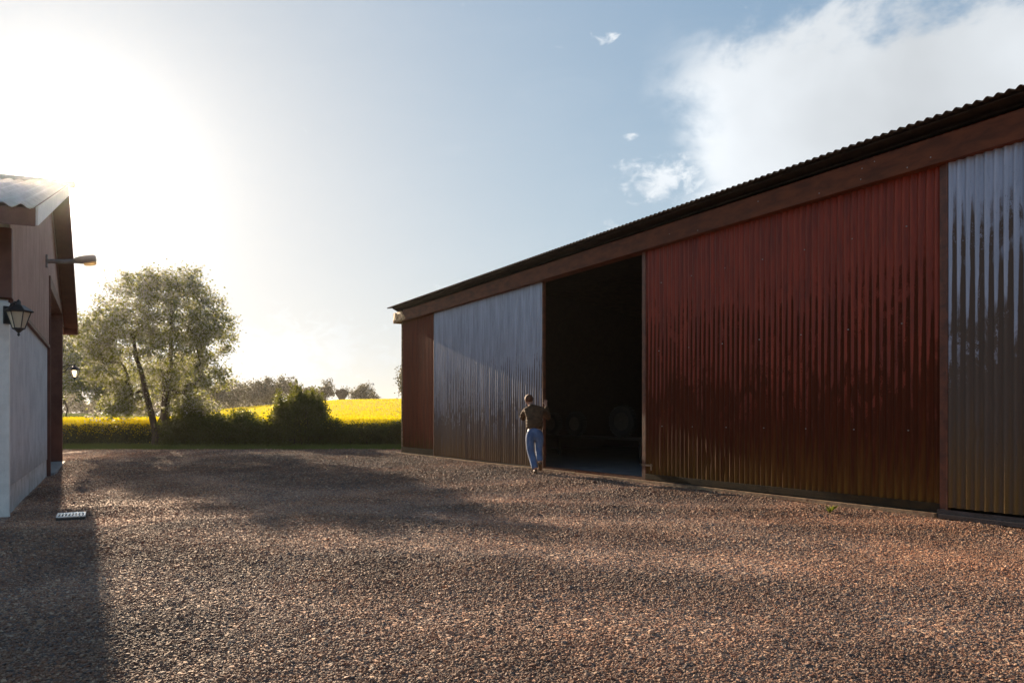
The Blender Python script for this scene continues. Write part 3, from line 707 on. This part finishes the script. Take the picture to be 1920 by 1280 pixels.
# big blossoming tree  (root at px 303)
BT = Vector(((303-960)/F*30, 30.0, 0)); u1 = 30/F      # metres per pixel there
def L(x, y, d=0): return ((x-303)*u1, d, (838-y)*u1)   # photo pixel -> local at tree distance
tr1 = [(-.25, .1, -.1), L(293, 815), L(285, 780), L(277, 740, -.1), L(270, 700, -.2), L(262, 670, -.3), L(255, 630, -.2)]
tr2 = [(.20, -.05, -.1), L(308, 810), L(310, 775), L(311, 740, .1), L(313, 705, .1), L(316, 660, .2), L(318, 610, .2), L(320, 560, .1)]
tr3 = [L(297, 812), L(300, 780, .3), L(298, 740, .5), L(294, 690, .5)]
env = multi([ell(L(300, 615), (2.85, 2.5, 2.35)), ell(L(215, 620), (1.5, 1.8, 1.35)), ell(L(372, 620), (1.35, 1.8, 1.7)), ell(L(225, 720), (1.6, 1.7, .9)), ell(L(370, 710), (1.45, 1.6, .8)), ell(L(225, 768, -.3), (1.3, 1.0, .40)), ell(L(365, 762, .2), (1.1, 1.1, .38)), ell(L(180, 660), (.8, 1.2, 1.2)), ell(L(330, 538), (1.5, 1.3, .9)), ell(L(272, 534), (1.2, 1.3, .8))],
            [6, 2.2, 2.4, 1.5, 1.5, .8, .7, .8, 1.4, 1.0])
tree_obj('blossoming_tree', BT, [tr1, tr2, tr3], env, 620, 68, .19, .050, 3, (M_leaf, M_blos), 'large white blossoming tree with two leaning trunks at the gravel edge', 'tree', blossom=.45, mid=.3, tmin=.16)

def rnd_tree(name, x, Y, y_top, y_base, wpx, seed, label, cat='tree', group=None, mats=(M_leaf, M_blos), natt=110, nl=26, ls=.10, sp=.32, blossom=.3, bark=None, trunk_frac=.33, kw=None):
    base = px(x, y_base, Y); z0 = float(gh(base.x, Y)); H = (y_base-y_top)/F*Y + (base.z - z0); W = wpx/F*Y/2
    r2 = random.Random(seed); tf = trunk_frac
    def T(): return [(0, 0, -.2), (r2.uniform(-.05, .05)*H, 0, H*tf*.5), (r2.uniform(-.06, .06)*H, r2.uniform(-.05, .05)*H, H*tf), (r2.uniform(-.1, .1)*H, r2.uniform(-.05, .05)*H, H*tf*1.5)]
    trs = [T(), T()[0:1] + T()[1:]]
    cz = H*(1+tf*.8)/2; hh_ = H*(1-tf*.8)/2
    env = multi([ell((0, 0, cz), (W*.85, W*.8, hh_)), ell((W*.3*r2.choice((-1, 1)), 0, cz+hh_*.35), (W*.5, W*.5, hh_*.6)), ell((-W*.35, 0, cz-hh_*.2), (W*.6, W*.6, hh_*.6)), ell((W*.4, 0, cz-hh_*.25), (W*.6, W*.6, hh_*.55))], [3, 1, 1, 1])
    return tree_obj(name, (base.x, Y, z0), trs, env, natt, nl, sp, ls, seed, mats, label, cat, group, bark or M_bark, blossom, **(kw or {}))
# trees behind the crop on the left lawn
rnd_tree('orchard_tree', 190, 58, 640, 781, 150, 21, 'spreading blossoming tree on the lawn left of the largest tree', group='blossoming trees on the lawn', natt=260, nl=40, ls=.10, sp=.33, blossom=.35)
rnd_tree('orchard_tree', 118, 66, 600, 781, 150, 22, 'blossoming tree on the lawn half hidden by the white building', group='blossoming trees on the lawn', natt=220, nl=40, ls=.11, sp=.35, blossom=.35)
rnd_tree('orchard_tree', 318, 75, 650, 776, 150, 23, 'blossoming tree seen through the branches of the largest tree', group='blossoming trees on the lawn', natt=200, nl=34, ls=.12, sp=.4, blossom=.3)
# orchard row beyond the field
for i, (x_, yt, yb, wp, Y, lb) in enumerate([(437, 712, 766, 52, 118, 'field tree with dark crown just right of the large blossoming tree'), (463, 716, 765, 34, 126, 'narrow field tree second in the row behind the hedge'), (482, 712, 764, 44, 124, 'round field tree third in the row behind the hedge'), (508, 706, 763, 50, 124, 'tallest dark field tree in the row behind the hedge'), (497, 726, 763, 30, 132, 'small field tree between two taller ones in the row'), (540, 704, 762, 52, 128, 'pointed field tree rising behind the big green bush'), (575, 722, 760, 50, 138, 'pale low field tree behind the top of the big bush'), (412, 716, 768, 40, 112, 'field tree whose crown touches the large blossoming tree')]):
    rnd_tree('field_tree', x_, Y, yt, yb, wp, 40+i, lb, group='row of trees beyond the yellow field', mats=(M_leafo, M_blos), natt=80, nl=24, ls=.16, sp=.36, blossom=.18, bark=M_barkf, trunk_frac=.3)
rnd_tree('birch', 612, 150, 709, 758, 34, 61, 'lone rounded tree with airy crown beyond the field', mats=(M_leafo, M_blos), natt=90, nl=15, ls=.17, sp=.34, blossom=.1, bark=M_barkf, trunk_frac=.25)
rnd_tree('birch', 596, 155, 726, 758, 26, 65, 'small tree just left of the lone rounded tree', mats=(M_leafo, M_blos), natt=50, nl=24, ls=.18, sp=.4, blossom=.1, bark=M_barkf, trunk_frac=.25)
rnd_tree('bare_tree', 648, 158, 722, 756, 26, 62, 'thin nearly leafless tree behind the pollard stump', mats=(M_leafo, M_blos), natt=60, nl=3, ls=.15, sp=.5, blossom=0, bark=M_barkf, kw=dict(tip_r=.02))
rnd_tree('field_tree', 672, 150, 724, 755, 34, 63, 'small spreading tree right of the pollard', mats=(M_leafo, M_blos), natt=70, nl=16, ls=.17, sp=.42, blossom=.05, bark=M_barkf)
rnd_tree('field_tree', 686, 152, 718, 754, 40, 64, 'pale leafy tree at the right end of the trees on the field', mats=(M_leafo, M_blos), natt=70, nl=16, ls=.17, sp=.36, blossom=.15, bark=M_barkf, trunk_frac=.2)
rnd_tree('field_tree', 700, 156, 736, 754, 22, 66, 'lowest tree at the end of the group, above the yellow field', mats=(M_leafo, M_blos), natt=40, nl=22, ls=.18, sp=.4, blossom=.1, bark=M_barkf, trunk_frac=.15)
rnd_tree('field_tree', 768, 70, 668, 775, 46, 67, 'tree showing only a few leaves past the far corner of the barn', mats=(M_leafo, M_blos), natt=110, nl=26, ls=.10, sp=.3, blossom=.1, bark=M_barkf)
# pollard
pb = px(641, 756, 140); pz = float(gh(pb.x, 140)); pr = empty('pollard_tree', (pb.x, 140, pz), 0, label='short pollarded stump with thick knobbly head at the edge of the field', cat='tree')
q = MB(); q.tube([(0, 0, -.2), (0, 0, .8), (.1, 0, 1.3)], [.55, .42, .5], 9)
for j in range(9):
    a = -1.0+j*.25; q.tube([(0, 0, 1.0), (math.sin(a)*.7, random.uniform(-.3, .3), 1.3+math.cos(a)*.8), (math.sin(a)*1.25, random.uniform(-.4, .4), 2.0+math.cos(a)*.8+random.uniform(-.2, .3)), (math.sin(a)*1.4, random.uniform(-.4, .4), 2.5+math.cos(a)*.8)], [.35, .24, .26, .05], 7)
q.build('trunk', M_barkf, pr)
# background woodland strip far behind (one mass)
C = []
for i in range(20000):
    t = rng.uniform(-.78, -.20); Y = rng.uniform(165, 185); top = np.interp(t, [-.78, -.5, -.4, -.33, -.25, -.2], [7.0, 8.5, 8.0, 4.5, 2.6, 1.2]) * (.62+.25*math.sin(t*90)+.13*math.sin(t*233))
    g0 = float(gh(t*Y, Y)); C.append((t*Y, Y, g0 + rng.uniform(0, 1)**.7*max(top, .8)))
V, Fq = leaves(np.array(C), .38); np_mesh('far_wood', V, Fq, M_leafo, kind='stuff', label='far off line of trees and scrub beyond the fields', cat='woodland')

# ------------------------------------------------------------------ hedge and bushes at the gravel edge
def shrub(name, x0, x1, Y0, Y1, hfun, n, lsz, label, mats, cat='bush', stems=60, group=None, holes=0):
    root = empty(name, ((x0+x1)/2, (Y0+Y1)/2, 0), 0, label=label, cat=cat, group=group); cx, cy = (x0+x1)/2, (Y0+Y1)/2
    q = MB()
    for _ in range(stems):
        x = rng.uniform(x0, x1); y = rng.uniform(Y0+.2, Y1-.2); h = hfun(x, y)*rng.uniform(.7, 1.02); a = rng.normal(size=2)*.12*h
        q.tube([(x-cx, y-cy, -.05), (x-cx+a[0]*.4, y-cy+a[1]*.4, h*.5), (x-cx+a[0], y-cy+a[1], h)], [.022, .014, .005], 4, cap=False)
    q.build('stems', M_bark, root)
    nc = n//45; cx_ = rng.uniform(x0, x1, nc); cy_ = rng.uniform(Y0, Y1, nc); H = np.array([hfun(a, b) for a, b in zip(cx_, cy_)]); cz = H*rng.uniform(0.02, 1, nc)**.75
    ok = H > .15; cen = np.stack([cx_-cx, cy_-cy, cz], 1)[ok]
    src = np.repeat(cen, 45, axis=0); C = src + rng.normal(size=src.shape)*np.array([.13, .13, .11]); C[:, 2] = np.maximum(C[:, 2], .02)
    spr = []
    for _ in range(int(stems*1.2)):
        x = rng.uniform(x0, x1); y = rng.uniform(Y0+.2, Y1-.2); h = hfun(x, y)
        if h < .3: continue
        hh = h*rng.uniform(1.02, 1.0+.22/h); lx, ly = rng.normal(size=2)*.10
        for t_ in np.arange(0, 1, .045/(hh-h*.8)): spr.append((x-cx+lx*t_, y-cy+ly*t_, h*.8+(hh-h*.8)*t_))
    spr = np.repeat(np.array(spr), 3, axis=0); C = np.concatenate([C, spr+rng.normal(size=spr.shape)*.028])
    V, Fq = leaves(C, lsz); np_mesh('foliage', V, Fq, mats, root); return root
def hx(p, Y=30.6): return (p-960)/F*Y
hh1 = lambda x, y: 1.04+.35*math.sin(x*1.9+1)*math.sin(x*.8+.3)+.12*math.sin(x*6.1)+.25*max(0, 1-abs(x-hx(365))/.8)
shrub('hedge', hx(322), hx(520), 29.4, 31.2, hh1, 42000, .045, 'dark uneven hedge between the blossoming tree and the big bush', M_leafd)
hh2 = lambda x, y: .80+.10*math.sin(x*2.3)+.08*math.sin(x*7.0+2)+.16*max(0, 1-abs(x-hx(690))/.3)
shrub('hedge', hx(600), hx(790), 29.8, 31.2, hh2, 30000, .042, 'low hedge in front of the yellow field beside the barn corner', M_leafd)
cbx = hx(566); 
def hb(x, y):
    d = math.sqrt(((x-cbx)/1.35)**2+((y-30.4)/1.1)**2); 
    return max(0, (2.16+.06*math.exp(-((x-cbx)/.7)**2)-.15*max(0, (x-cbx)-.5))*(max(0, 1-d**3.4))**.5*(1+.10*math.sin(x*8+y*3)+.08*math.sin(x*17+y*5)))
shrub('bush', cbx-1.35, cbx+1.35, 29.35, 31.5, hb, 30000, .048, 'tallest round green bush in the middle of the hedge', M_leafd, stems=70)

# ------------------------------------------------------------------ rapeseed
def crop_in(x, y):
    left = (x/y < -.45) & (y > 44 + 2*np.sin(x))     # lawn behind the narrow strip
    return ~left
xs2 = np.linspace(-.86, .02, 120); ys2 = np.geomspace(30.6, 165, 90); Tt, Yy = np.meshgrid(xs2, ys2); Xx = Tt*Yy
ok = crop_in(Xx, Yy); Zz = gh(Xx, Yy) + .92 + .05*np.sin(Xx*1.1)*np.sin(Yy*.9); V = np.stack([Xx, Yy, Zz], -1).reshape(-1, 3); nx = 120
i = np.arange(89*119); r, c = i//119, i % 119; a = r*nx+c; Fq = np.stack([a, a+1, a+nx+1, a+nx], 1); keep = ok.reshape(-1)[Fq].all(1)
Fq = Fq[keep]
# front curtain down to the ground
b0 = len(V); fr = np.stack([Xx[0], Yy[0]+.15, np.zeros(nx)], -1); V2 = np.concatenate([V, fr]); fc = np.array([[b0+j, b0+j+1, j+1, j] for j in range(nx-1)])
mi = np.concatenate([np.zeros(len(Fq)), np.ones(len(fc))])
M_undr = simple('crop_undergrowth', (.03, .04, .012), (.02, .028, .01), .9)
NFL = 110000
t = rng.uniform(-.80, -.10, NFL); y = 30.4*np.exp(rng.uniform(0, 1, NFL)**1.15*math.log(150/30.4)); x = t*y; k_ = crop_in(x, y); x, y = x[k_], y[k_]
patch = np.sin(x*2.3+1.5*np.sin(y*1.7))*.5+.5
zf = gh(x, y)+1.18-np.abs(rng.normal(size=len(x)))*.13 + .06*patch - .03
V, Fl = leaves(np.stack([x, y, zf], 1), .028*(y/30)**.75, .8)
parts_V = [V2, V]; parts_F = [np.concatenate([Fq, fc]), Fl+len(V2)]; mis = [mi, np.full(len(Fl), 2)]
ng = 42000; t = rng.uniform(-.80, -.10, ng); y = 30.2+rng.exponential(.7, ng); x = t*y; zg = rng.uniform(0, 1, ng)**.9*.95
Vg, Fg = leaves(np.stack([x, y, zg], 1), .05, .35); off = len(V2)+len(V); parts_V.append(Vg); parts_F.append(Fg+off); mis.append(np.full(len(Fg), 3))
nf = 34000; t = rng.uniform(-.80, -.10, nf); y = 30.15+rng.exponential(.5, nf); x = t*y; zg = 1.16 - np.abs(rng.normal(size=nf))*.27
Vg, Fg = leaves(np.stack([x, y, zg], 1), .026, .8); off += len(Fl)*0 + 4*ng; parts_V.append(Vg); parts_F.append(Fg+off); mis.append(np.full(len(Fg), 2))
np_mesh('rapeseed_field', np.concatenate(parts_V), np.concatenate(parts_F), [M_rapes, M_undr, M_rape, M_rapeg], mi=np.concatenate(mis), kind='stuff', label='bright yellow rapeseed in flower rising behind the hedge', cat='crop field')
# grass blades on the verge
ng = 26000; x = rng.uniform(-22, -1.5, ng); y = rng.uniform(27.75, 30.4, ng); hgt = rng.uniform(.03, .10, ng)*(1+.8*(y > 29))
dx = rng.normal(size=ng)*.02; V = np.stack([np.stack([x-.006, y, x*0], 1), np.stack([x+.006, y, x*0], 1), np.stack([x+dx+.003, y+dx, hgt], 1), np.stack([x+dx-.003, y+dx, hgt], 1)], 1).reshape(-1, 3)
np_mesh('verge_grass', V, np.arange(4*ng).reshape(-1, 4), M_gblade, kind='stuff', label='strip of green grass between gravel and crop', cat='grass')
# a few weeds in the gravel at the foot of the red door
for j, (px_, py_, lb) in enumerate(((1556, 962, 'small green weed in the gravel before the red door'),)):
    Y_ = 1733/(py_-780); X_ = (px_-960)/F*Y_; ro = empty('weed', (X_, Y_, 0), 0, label=lb, cat='weed')
    q = MB()
    for _ in range(16 if j == 0 else 8):
        a = random.uniform(0, 6.28); l_ = random.uniform(.05, .11); c_, s__ = math.cos(a), math.sin(a)
        q.add([(-.006*s__, .006*c_, .0), (.006*s__, -.006*c_, 0), (c_*l_*.5+.012*s__, s__*l_*.5-.012*c_, l_*.8), (c_*l_, s__*l_, l_*1.05), (c_*l_*.5-.012*s__, s__*l_*.5+.012*c_, l_*.8)], [(0, 1, 2, 3, 4)])
    q.build('weed_leaves', M_gblade, ro)

# ------------------------------------------------------------------ gravel stones (one mass, instanced on points)
NS = 780000
yy = 2.7+(28.3-2.7)*rng.uniform(0, 1, int(NS*1.6)) ; tt = rng.uniform(-.80, .80, len(yy)); xx = tt*yy
d_b = (xx-BA.x)*bn.x+(yy-BA.y)*bn.y; d_h = (xx-HC.x)*hn.x+(yy-HC.y)*hn.y
cl_ = np.sin(xx*.9+1.3*np.sin(yy*.6))*np.sin(yy*.8-.5*xx)
s_b2 = (xx-BA.x)*bd.x+(yy-BA.y)*bd.y; s_h2 = (xx-HC.x)*he.x+(yy-HC.y)*he.y
ok = ((d_b > .26) | (s_b2 < -.06)) & ((d_h > .03) | (s_h2 > L_)) & (yy < 27.9+.2*np.sin(xx*2.)) & (rng.uniform(size=len(xx)) < .86+.2*cl_); ok &= ~((np.abs((xx-gx)*math.cos(GA)+(yy-gy)*math.sin(GA)) < .155) & (np.abs((yy-gy)*math.cos(GA)-(xx-gx)*math.sin(GA)) < .20))
xx, yy = xx[ok][:NS], yy[ok][:NS]
tk = sum(am*np.exp(-((np.hypot(xx-cx_, yy-cy_)-rs_)/wd)**2) for cx_, cy_, rs_, wd, am in TRACKS)
sz = .0051*(yy/3)**.5*np.exp(rng.normal(size=len(xx))*.32)*(1.12-.45*np.minimum(tk, 1))
sz = sz*np.where(rng.uniform(size=len(sz)) < .004, 1.6, 1.0)
zz = gh(xx, yy) + sz*rng.uniform(-.35, .40, len(xx))
pm = bpy.data.meshes.new('gravel'); pm.vertices.add(len(xx)); pm.vertices.foreach_set('co', np.stack([xx, yy, zz], 1).astype(np.float32).ravel())
at_ = pm.attributes.new('size', 'FLOAT', 'POINT'); at_.data.foreach_set('value', sz.astype(np.float32))
go = bpy.data.objects.new('gravel', pm); COL.objects.link(go); tag(go, 'crushed grey, tan and reddish gravel covering the farmyard', 'gravel', kind='stuff'); pm.materials.append(M_stone)
ng_ = bpy.data.node_groups.new('scatter_stones', 'GeometryNodeTree')
ng_.interface.new_socket('Geometry', in_out='INPUT', socket_type='NodeSocketGeometry'); ng_.interface.new_socket('Geometry', in_out='OUTPUT', socket_type='NodeSocketGeometry')
N_ = ng_.nodes; gi = N_.new('NodeGroupInput'); gout = N_.new('NodeGroupOutput'); Lk = ng_.links.new
joined = N_.new('GeometryNodeGeometryToInstance')
for k_ in range(4):
    ico = N_.new('GeometryNodeMeshIcoSphere'); ico.inputs['Radius'].default_value = 1; ico.inputs['Subdivisions'].default_value = 2
    sp_ = N_.new('GeometryNodeSetPosition'); nz_ = N_.new('ShaderNodeTexNoise'); nz_.noise_dimensions = '4D'; nz_.inputs['W'].default_value = k_*3.7; nz_.inputs['Scale'].default_value = .9; nz_.inputs['Detail'].default_value = 1
    sub = N_.new('ShaderNodeVectorMath'); sub.operation = 'SUBTRACT'; sub.inputs[1].default_value = (.5, .5, .5); Lk(nz_.outputs['Color'], sub.inputs[0])
    scl = N_.new('ShaderNodeVectorMath'); scl.operation = 'SCALE'; scl.inputs['Scale'].default_value = 1.9; Lk(sub.outputs[0], scl.inputs[0])
    Lk(ico.outputs['Mesh'], sp_.inputs['Geometry']); Lk(scl.outputs[0], sp_.inputs['Offset'])
    sm = N_.new('GeometryNodeSetMaterial'); sm.inputs['Material'].default_value = M_stone; Lk(sp_.outputs[0], sm.inputs[0]); Lk(sm.outputs[0], joined.inputs[0])
iop = N_.new('GeometryNodeInstanceOnPoints'); iop.inputs['Pick Instance'].default_value = True
Lk(gi.outputs[0], iop.inputs['Points']); Lk(joined.outputs[0], iop.inputs['Instance'])
rr_ = N_.new('FunctionNodeRandomValue'); rr_.data_type = 'FLOAT_VECTOR'; rr_.inputs[0].default_value = (-.5, -.5, 0); rr_.inputs[1].default_value = (.5, .5, 6.283); Lk(rr_.outputs[0], iop.inputs['Rotation'])
na = N_.new('GeometryNodeInputNamedAttribute'); na.data_type = 'FLOAT'; na.inputs[0].default_value = 'size'
rs = N_.new('FunctionNodeRandomValue'); rs.data_type = 'FLOAT_VECTOR'; rs.inputs[0].default_value = (.8, .65, .45); rs.inputs[1].default_value = (1.35, 1.0, .8); rs.inputs['Seed'].default_value = 5
ms_ = N_.new('ShaderNodeVectorMath'); ms_.operation = 'SCALE'; Lk(rs.outputs[0], ms_.inputs[0]); Lk(na.outputs[0], ms_.inputs['Scale']); Lk(ms_.outputs[0], iop.inputs['Scale'])
Lk(iop.outputs[0], gout.inputs[0])
gm = go.modifiers.new('stones', 'NODES'); gm.node_group = ng_

# ------------------------------------------------------------------ the man
def skin(name, nodes, edges, root_i, m, parent, sub=2, shift=None):
    """nodes: {key:(x,y,z,r) or (x,y,z,rx,ry)}"""
    keys = list(nodes); me = bpy.data.meshes.new(name)
    me.from_pydata([nodes[k_][:3] for k_ in keys], [(keys.index(a), keys.index(b)) for a, b in edges], []); me.update()
    o = bpy.data.objects.new(name, me); COL.objects.link(o); o.parent = parent; me.materials.append(m)
    sk = o.modifiers.new('skin', 'SKIN'); sk.use_smooth_shade = True
    for i, k_ in enumerate(keys):
        v = me.skin_vertices[0].data[i]; r_ = nodes[k_][3:]; v.radius = (r_[0], r_[-1]); v.use_root = (k_ == root_i)
    sb = o.modifiers.new('sub', 'SUBSURF'); sb.levels = sub; sb.render_levels = sub
    return o
M_skin = simple('skin', (.50, .27, .18), (.42, .22, .15), .5, bmp=.001)
M_jack, n = mat('olive_quilted_jacket'); g = n.a('ShaderNodeTexCoord').outputs['Object']; sp = n.a('ShaderNodeSeparateXYZ'); n.l.new(g, sp.inputs[0])
col(n, n.mix(n.ss(n.noise(g, 9, 4), .35, .65), (.105, .060, .030), (.065, .037, .020))); n.i(n.p, 'Roughness', .85); n.i(n.p, 'Specular IOR Level', .2)
wv = n.m('SINE', n.m('MULTIPLY', n.m('ADD', sp.outputs[2], n.m('MULTIPLY', n.noise(g, 4, 3), .10)), 95.0)); bump(n, n.m('ADD', wv, n.m('MULTIPLY', n.noise(g, 14, 4, .6, 1.), 1.2)), .004)
M_jean, n = mat('blue_denim'); g = n.a('ShaderNodeTexCoord').outputs['Object']
col(n, n.mix(n.ss(n.noise(n.vmul(g, (1, 1, .6)), 7, 5), .3, .7), (.14, .24, .44), (.065, .125, .26))); n.i(n.p, 'Roughness', .8); bump(n, n.noise(n.vmul(g, (1, 1, 2.2)), 16, 4, .6, 1.2), .03)
M_shoe = simple('brown_leather', (.16, .10, .055), (.09, .055, .03), .5)
M_hair = simple('reddish_brown_hair', (.20, .085, .035), (.11, .045, .02), .6, scale=30, bmp=.02, bs=90)
man = empty('person', (.50, 16.05, 0), 0, label='man in olive jacket and blue jeans leaning on the edge of the grey zinc door', cat='person')
hipL, hipR = (-.105, .30, .90), (.105, .30, .90)
body = {'pel': (0, .30, .93, .10, .08), 'wst': (.0, .38, 1.08, .09, .07), 'chs': (.01, .50, 1.26, .13, .10), 'upc': (-.01, .60, 1.39, .10, .08), 'nk': (-.07, .68, 1.475, .055), 'jw': (-.10, .745, 1.545, .062, .070), 'hd': (-.115, .765, 1.615, .076, .088), 'tp': (-.12, .755, 1.69, .060, .068),
  'nose': (-.13, .868, 1.60, .012), 'eL': (-.195, .76, 1.61, .014), 'eR': (-.035, .76, 1.61, .014),
  'sL': (-.19, .60, 1.385, .055), 'elL': (-.258, .80, 1.20, .042), 'wrL': (-.16, 1.03, 1.26, .030), 'paL': (-.11, 1.10, 1.31, .036, .020),
  'sR': (.20, .58, 1.375, .055), 'elR': (.33, .76, 1.20, .042), 'wrR': (.285, .96, 1.475, .030), 'paR': (.275, 1.00, 1.545, .038, .020),
  'hL': (*hipL, .095), 'kL': (-.075, .22, .49, .062), 'aL': (.01, -.01, .11, .042), 'tL': (.01, .13, .045, .035),
  'hR': (*hipR, .095), 'kR': (.075, .32, .50, .062), 'aR': (.115, .06, .235, .040), 'tR': (.12, .15, .11, .034)}
ed = [('pel','wst'),('wst','chs'),('chs','upc'),('upc','nk'),('nk','jw'),('jw','hd'),('hd','tp'),('hd','nose'),('hd','eL'),('hd','eR'),('upc','sL'),('sL','elL'),('elL','wrL'),('wrL','paL'),('upc','sR'),('sR','elR'),('elR','wrR'),('wrR','paR'),('pel','hL'),('hL','kL'),('kL','aL'),('aL','tL'),('pel','hR'),('hR','kR'),('kR','aR'),('aR','tR')]
for sd, pa, dirs in (('L', (-.11, 1.10, 1.31), ((-.03,0,.035),(-.012,0,.045),(.008,0,.045),(.028,0,.038))), ('R', (.275, 1.00, 1.545), ((-.028,.01,.040),(-.010,.015,.05),(.010,.015,.048),(.028,.01,.038)))):
    for j, d in enumerate(dirs):
        a = (pa[0]+d[0], pa[1]+d[1], pa[2]+d[2]); b = (a[0]+d[0]*.2, a[1]+.022, a[2]+.032-.003*abs(j-1)); c = (b[0], b[1]+.020, b[2]+.010)
        body[f'f{sd}{j}a'] = (*a, .0095); body[f'f{sd}{j}b'] = (*b, .0085); body[f'f{sd}{j}c'] = (*c, .0075)
        ed += [(f'pa{sd}', f'f{sd}{j}a'), (f'f{sd}{j}a', f'f{sd}{j}b'), (f'f{sd}{j}b', f'f{sd}{j}c')]
    sg = 1 if sd == 'L' else -1; t1 = (pa[0]+sg*.045, pa[1]+.01, pa[2]+.0); t2 = (pa[0]+sg*.062, pa[1]+.03, pa[2]+.028)
    body[f't{sd}1'] = (*t1, .0115); body[f't{sd}2'] = (*t2, .009); ed += [(f'pa{sd}', f't{sd}1'), (f't{sd}1', f't{sd}2')]
skin('body', body, ed, 'pel', M_skin, man)
jk = {'hem': (0, .31, .90, .20, .165), 'wst': (.0, .38, 1.07, .200, .160), 'chs': (.005, .49, 1.24, .205, .165), 'upc': (-.005, .585, 1.37, .160, .125), 'nk': (-.065, .665, 1.465, .078), 'nk2': (-.075, .685, 1.49, .070),
  'sL': (-.175, .60, 1.385, .088), 'mL': (-.25, .70, 1.29, .082), 'elL': (-.262, .80, 1.19, .070), 'wrL': (-.175, 1.02, 1.255, .052),
  'sR': (.185, .58, 1.375, .088), 'mR': (.285, .67, 1.28, .076), 'elR': (.335, .76, 1.19, .066), 'wrR': (.285, .965, 1.475, .052)}
skin('jacket', jk, [('hem','wst'),('wst','chs'),('chs','upc'),('upc','nk'),('nk','nk2'),('upc','sL'),('sL','mL'),('mL','elL'),('elL','wrL'),('upc','sR'),('sR','mR'),('mR','elR'),('elR','wrR')], 'chs', M_jack, man)
jn = {'w': (0, .31, 1.00, .150, .120), 'pel': (0, .29, .91, .155, .130), 'hL': (-.105, .27, .78, .118, .118), 'kL': (-.095, .22, .49, .088), 'cL': (-.045, .12, .30, .080), 'aL': (.005, .0, .095, .080),
  'hR': (.105, .28, .78, .118, .118), 'kR': (.09, .30, .50, .086), 'cR': (.10, .17, .36, .076), 'aR': (.115, .07, .25, .076)}
skin('jeans', jn, [('w','pel'),('pel','hL'),('hL','kL'),('kL','cL'),('cL','aL'),('pel','hR'),('hR','kR'),('kR','cR'),('cR','aR')], 'pel', M_jean, man)
def shoe(a, t, hz_):
    a, t = Vector(a), Vector(t); d = (t-a).normalized(); h_ = a - d*.07
    skin('shoe', {'h': (*h_, .046, .042), 'a': (*a, .050, .045), 'm': (*((a+t)/2), .048, .036), 't': (*t, .042, .028), 'u': (a.x, a.y-.0, a.z+.07, .046)}, [('h','a'),('a','m'),('m','t'),('a','u')], 'a', M_shoe, man)
shoe((.01, -.01, .05), (.02, .19, .035), 0); shoe((.115, .02, .19), (.125, .17, .06), 0)
hm = bmesh.new(); bmesh.ops.create_icosphere(hm, subdivisions=4, radius=1)
hc_ = Vector((-.117, .752, 1.645)); 
for v in list(hm.verts):
    co = v.co.copy(); nzv = .04*math.sin(co.x*17+co.z*9)*math.sin(co.y*13-co.z*7)+.03*math.sin(co.x*41)*math.sin(co.z*37+co.y*29)
    v.co = Vector((co.x*.093, co.y*.107, co.z*.098))*(1.04+nzv) + hc_
bmesh.ops.delete(hm, geom=[v for v in hm.verts if (v.co.y > hc_.y+.045 and v.co.z < hc_.z+.03) or v.co.z < hc_.z-.075], context='VERTS')
me = bpy.data.meshes.new('hair'); hm.to_mesh(me); hm.free(); me.materials.append(M_hair); ho = bpy.data.objects.new('hair', me); COL.objects.link(ho); ho.parent = man
for p in me.polygons: p.use_smooth = True
md = ho.modifiers.new('thick', 'SOLIDIFY'); md.thickness = .012; md.offset = -1

# bird
bp = px(700, 721, 60); br = MB(); br.tube([(-.10, 0, 0), (-.03, 0, .0), (.05, 0, .01), (.10, 0, .02)], [.01, .03, .025, .008], 6)
br.add([(-.03, 0, .02), (.04, 0, .02), (-.02, .2, .14), (-.06, .18, .14)], [(0, 1, 2, 3)]); br.add([(-.03, 0, .02), (.04, 0, .02), (-.02, -.2, .12), (-.06, -.18, .12)], [(3, 2, 1, 0)])
bo = br.build('bird', M_iron, label='tiny dark bird flying over the yellow field', cat='bird'); bo.location = bp

# ------------------------------------------------------------------ haze
hz = MB(); hz.bx(-420, 300, -40, 460, -3, 14.0)
mh = bpy.data.materials.new('haze'); mh.use_nodes = True; n = NT(mh.node_tree); n.n.clear(); out = n.a('ShaderNodeOutputMaterial'); pv_ = n.a('ShaderNodeVolumePrincipled')
pv_.inputs['Color'].default_value = (1, .97, .92, 1); pv_.inputs['Density'].default_value = .00013; pv_.inputs['Anisotropy'].default_value = .7
pv2 = n.a('ShaderNodeVolumePrincipled'); pv2.inputs['Color'].default_value = (1, .97, .92, 1); pv2.inputs['Density'].default_value = .00010; pv2.inputs['Anisotropy'].default_value = .965
as_ = n.a('ShaderNodeAddShader'); n.l.new(pv_.outputs[0], as_.inputs[0]); n.l.new(pv2.outputs[0], as_.inputs[1]); n.l.new(as_.outputs[0], out.inputs['Volume'])
hz.build('haze', mh, kind='stuff', label='thin bright haze hanging over the yard and fields', cat='haze')
sc.cycles.volume_bounces = 0
sc.cycles.max_bounces = 8
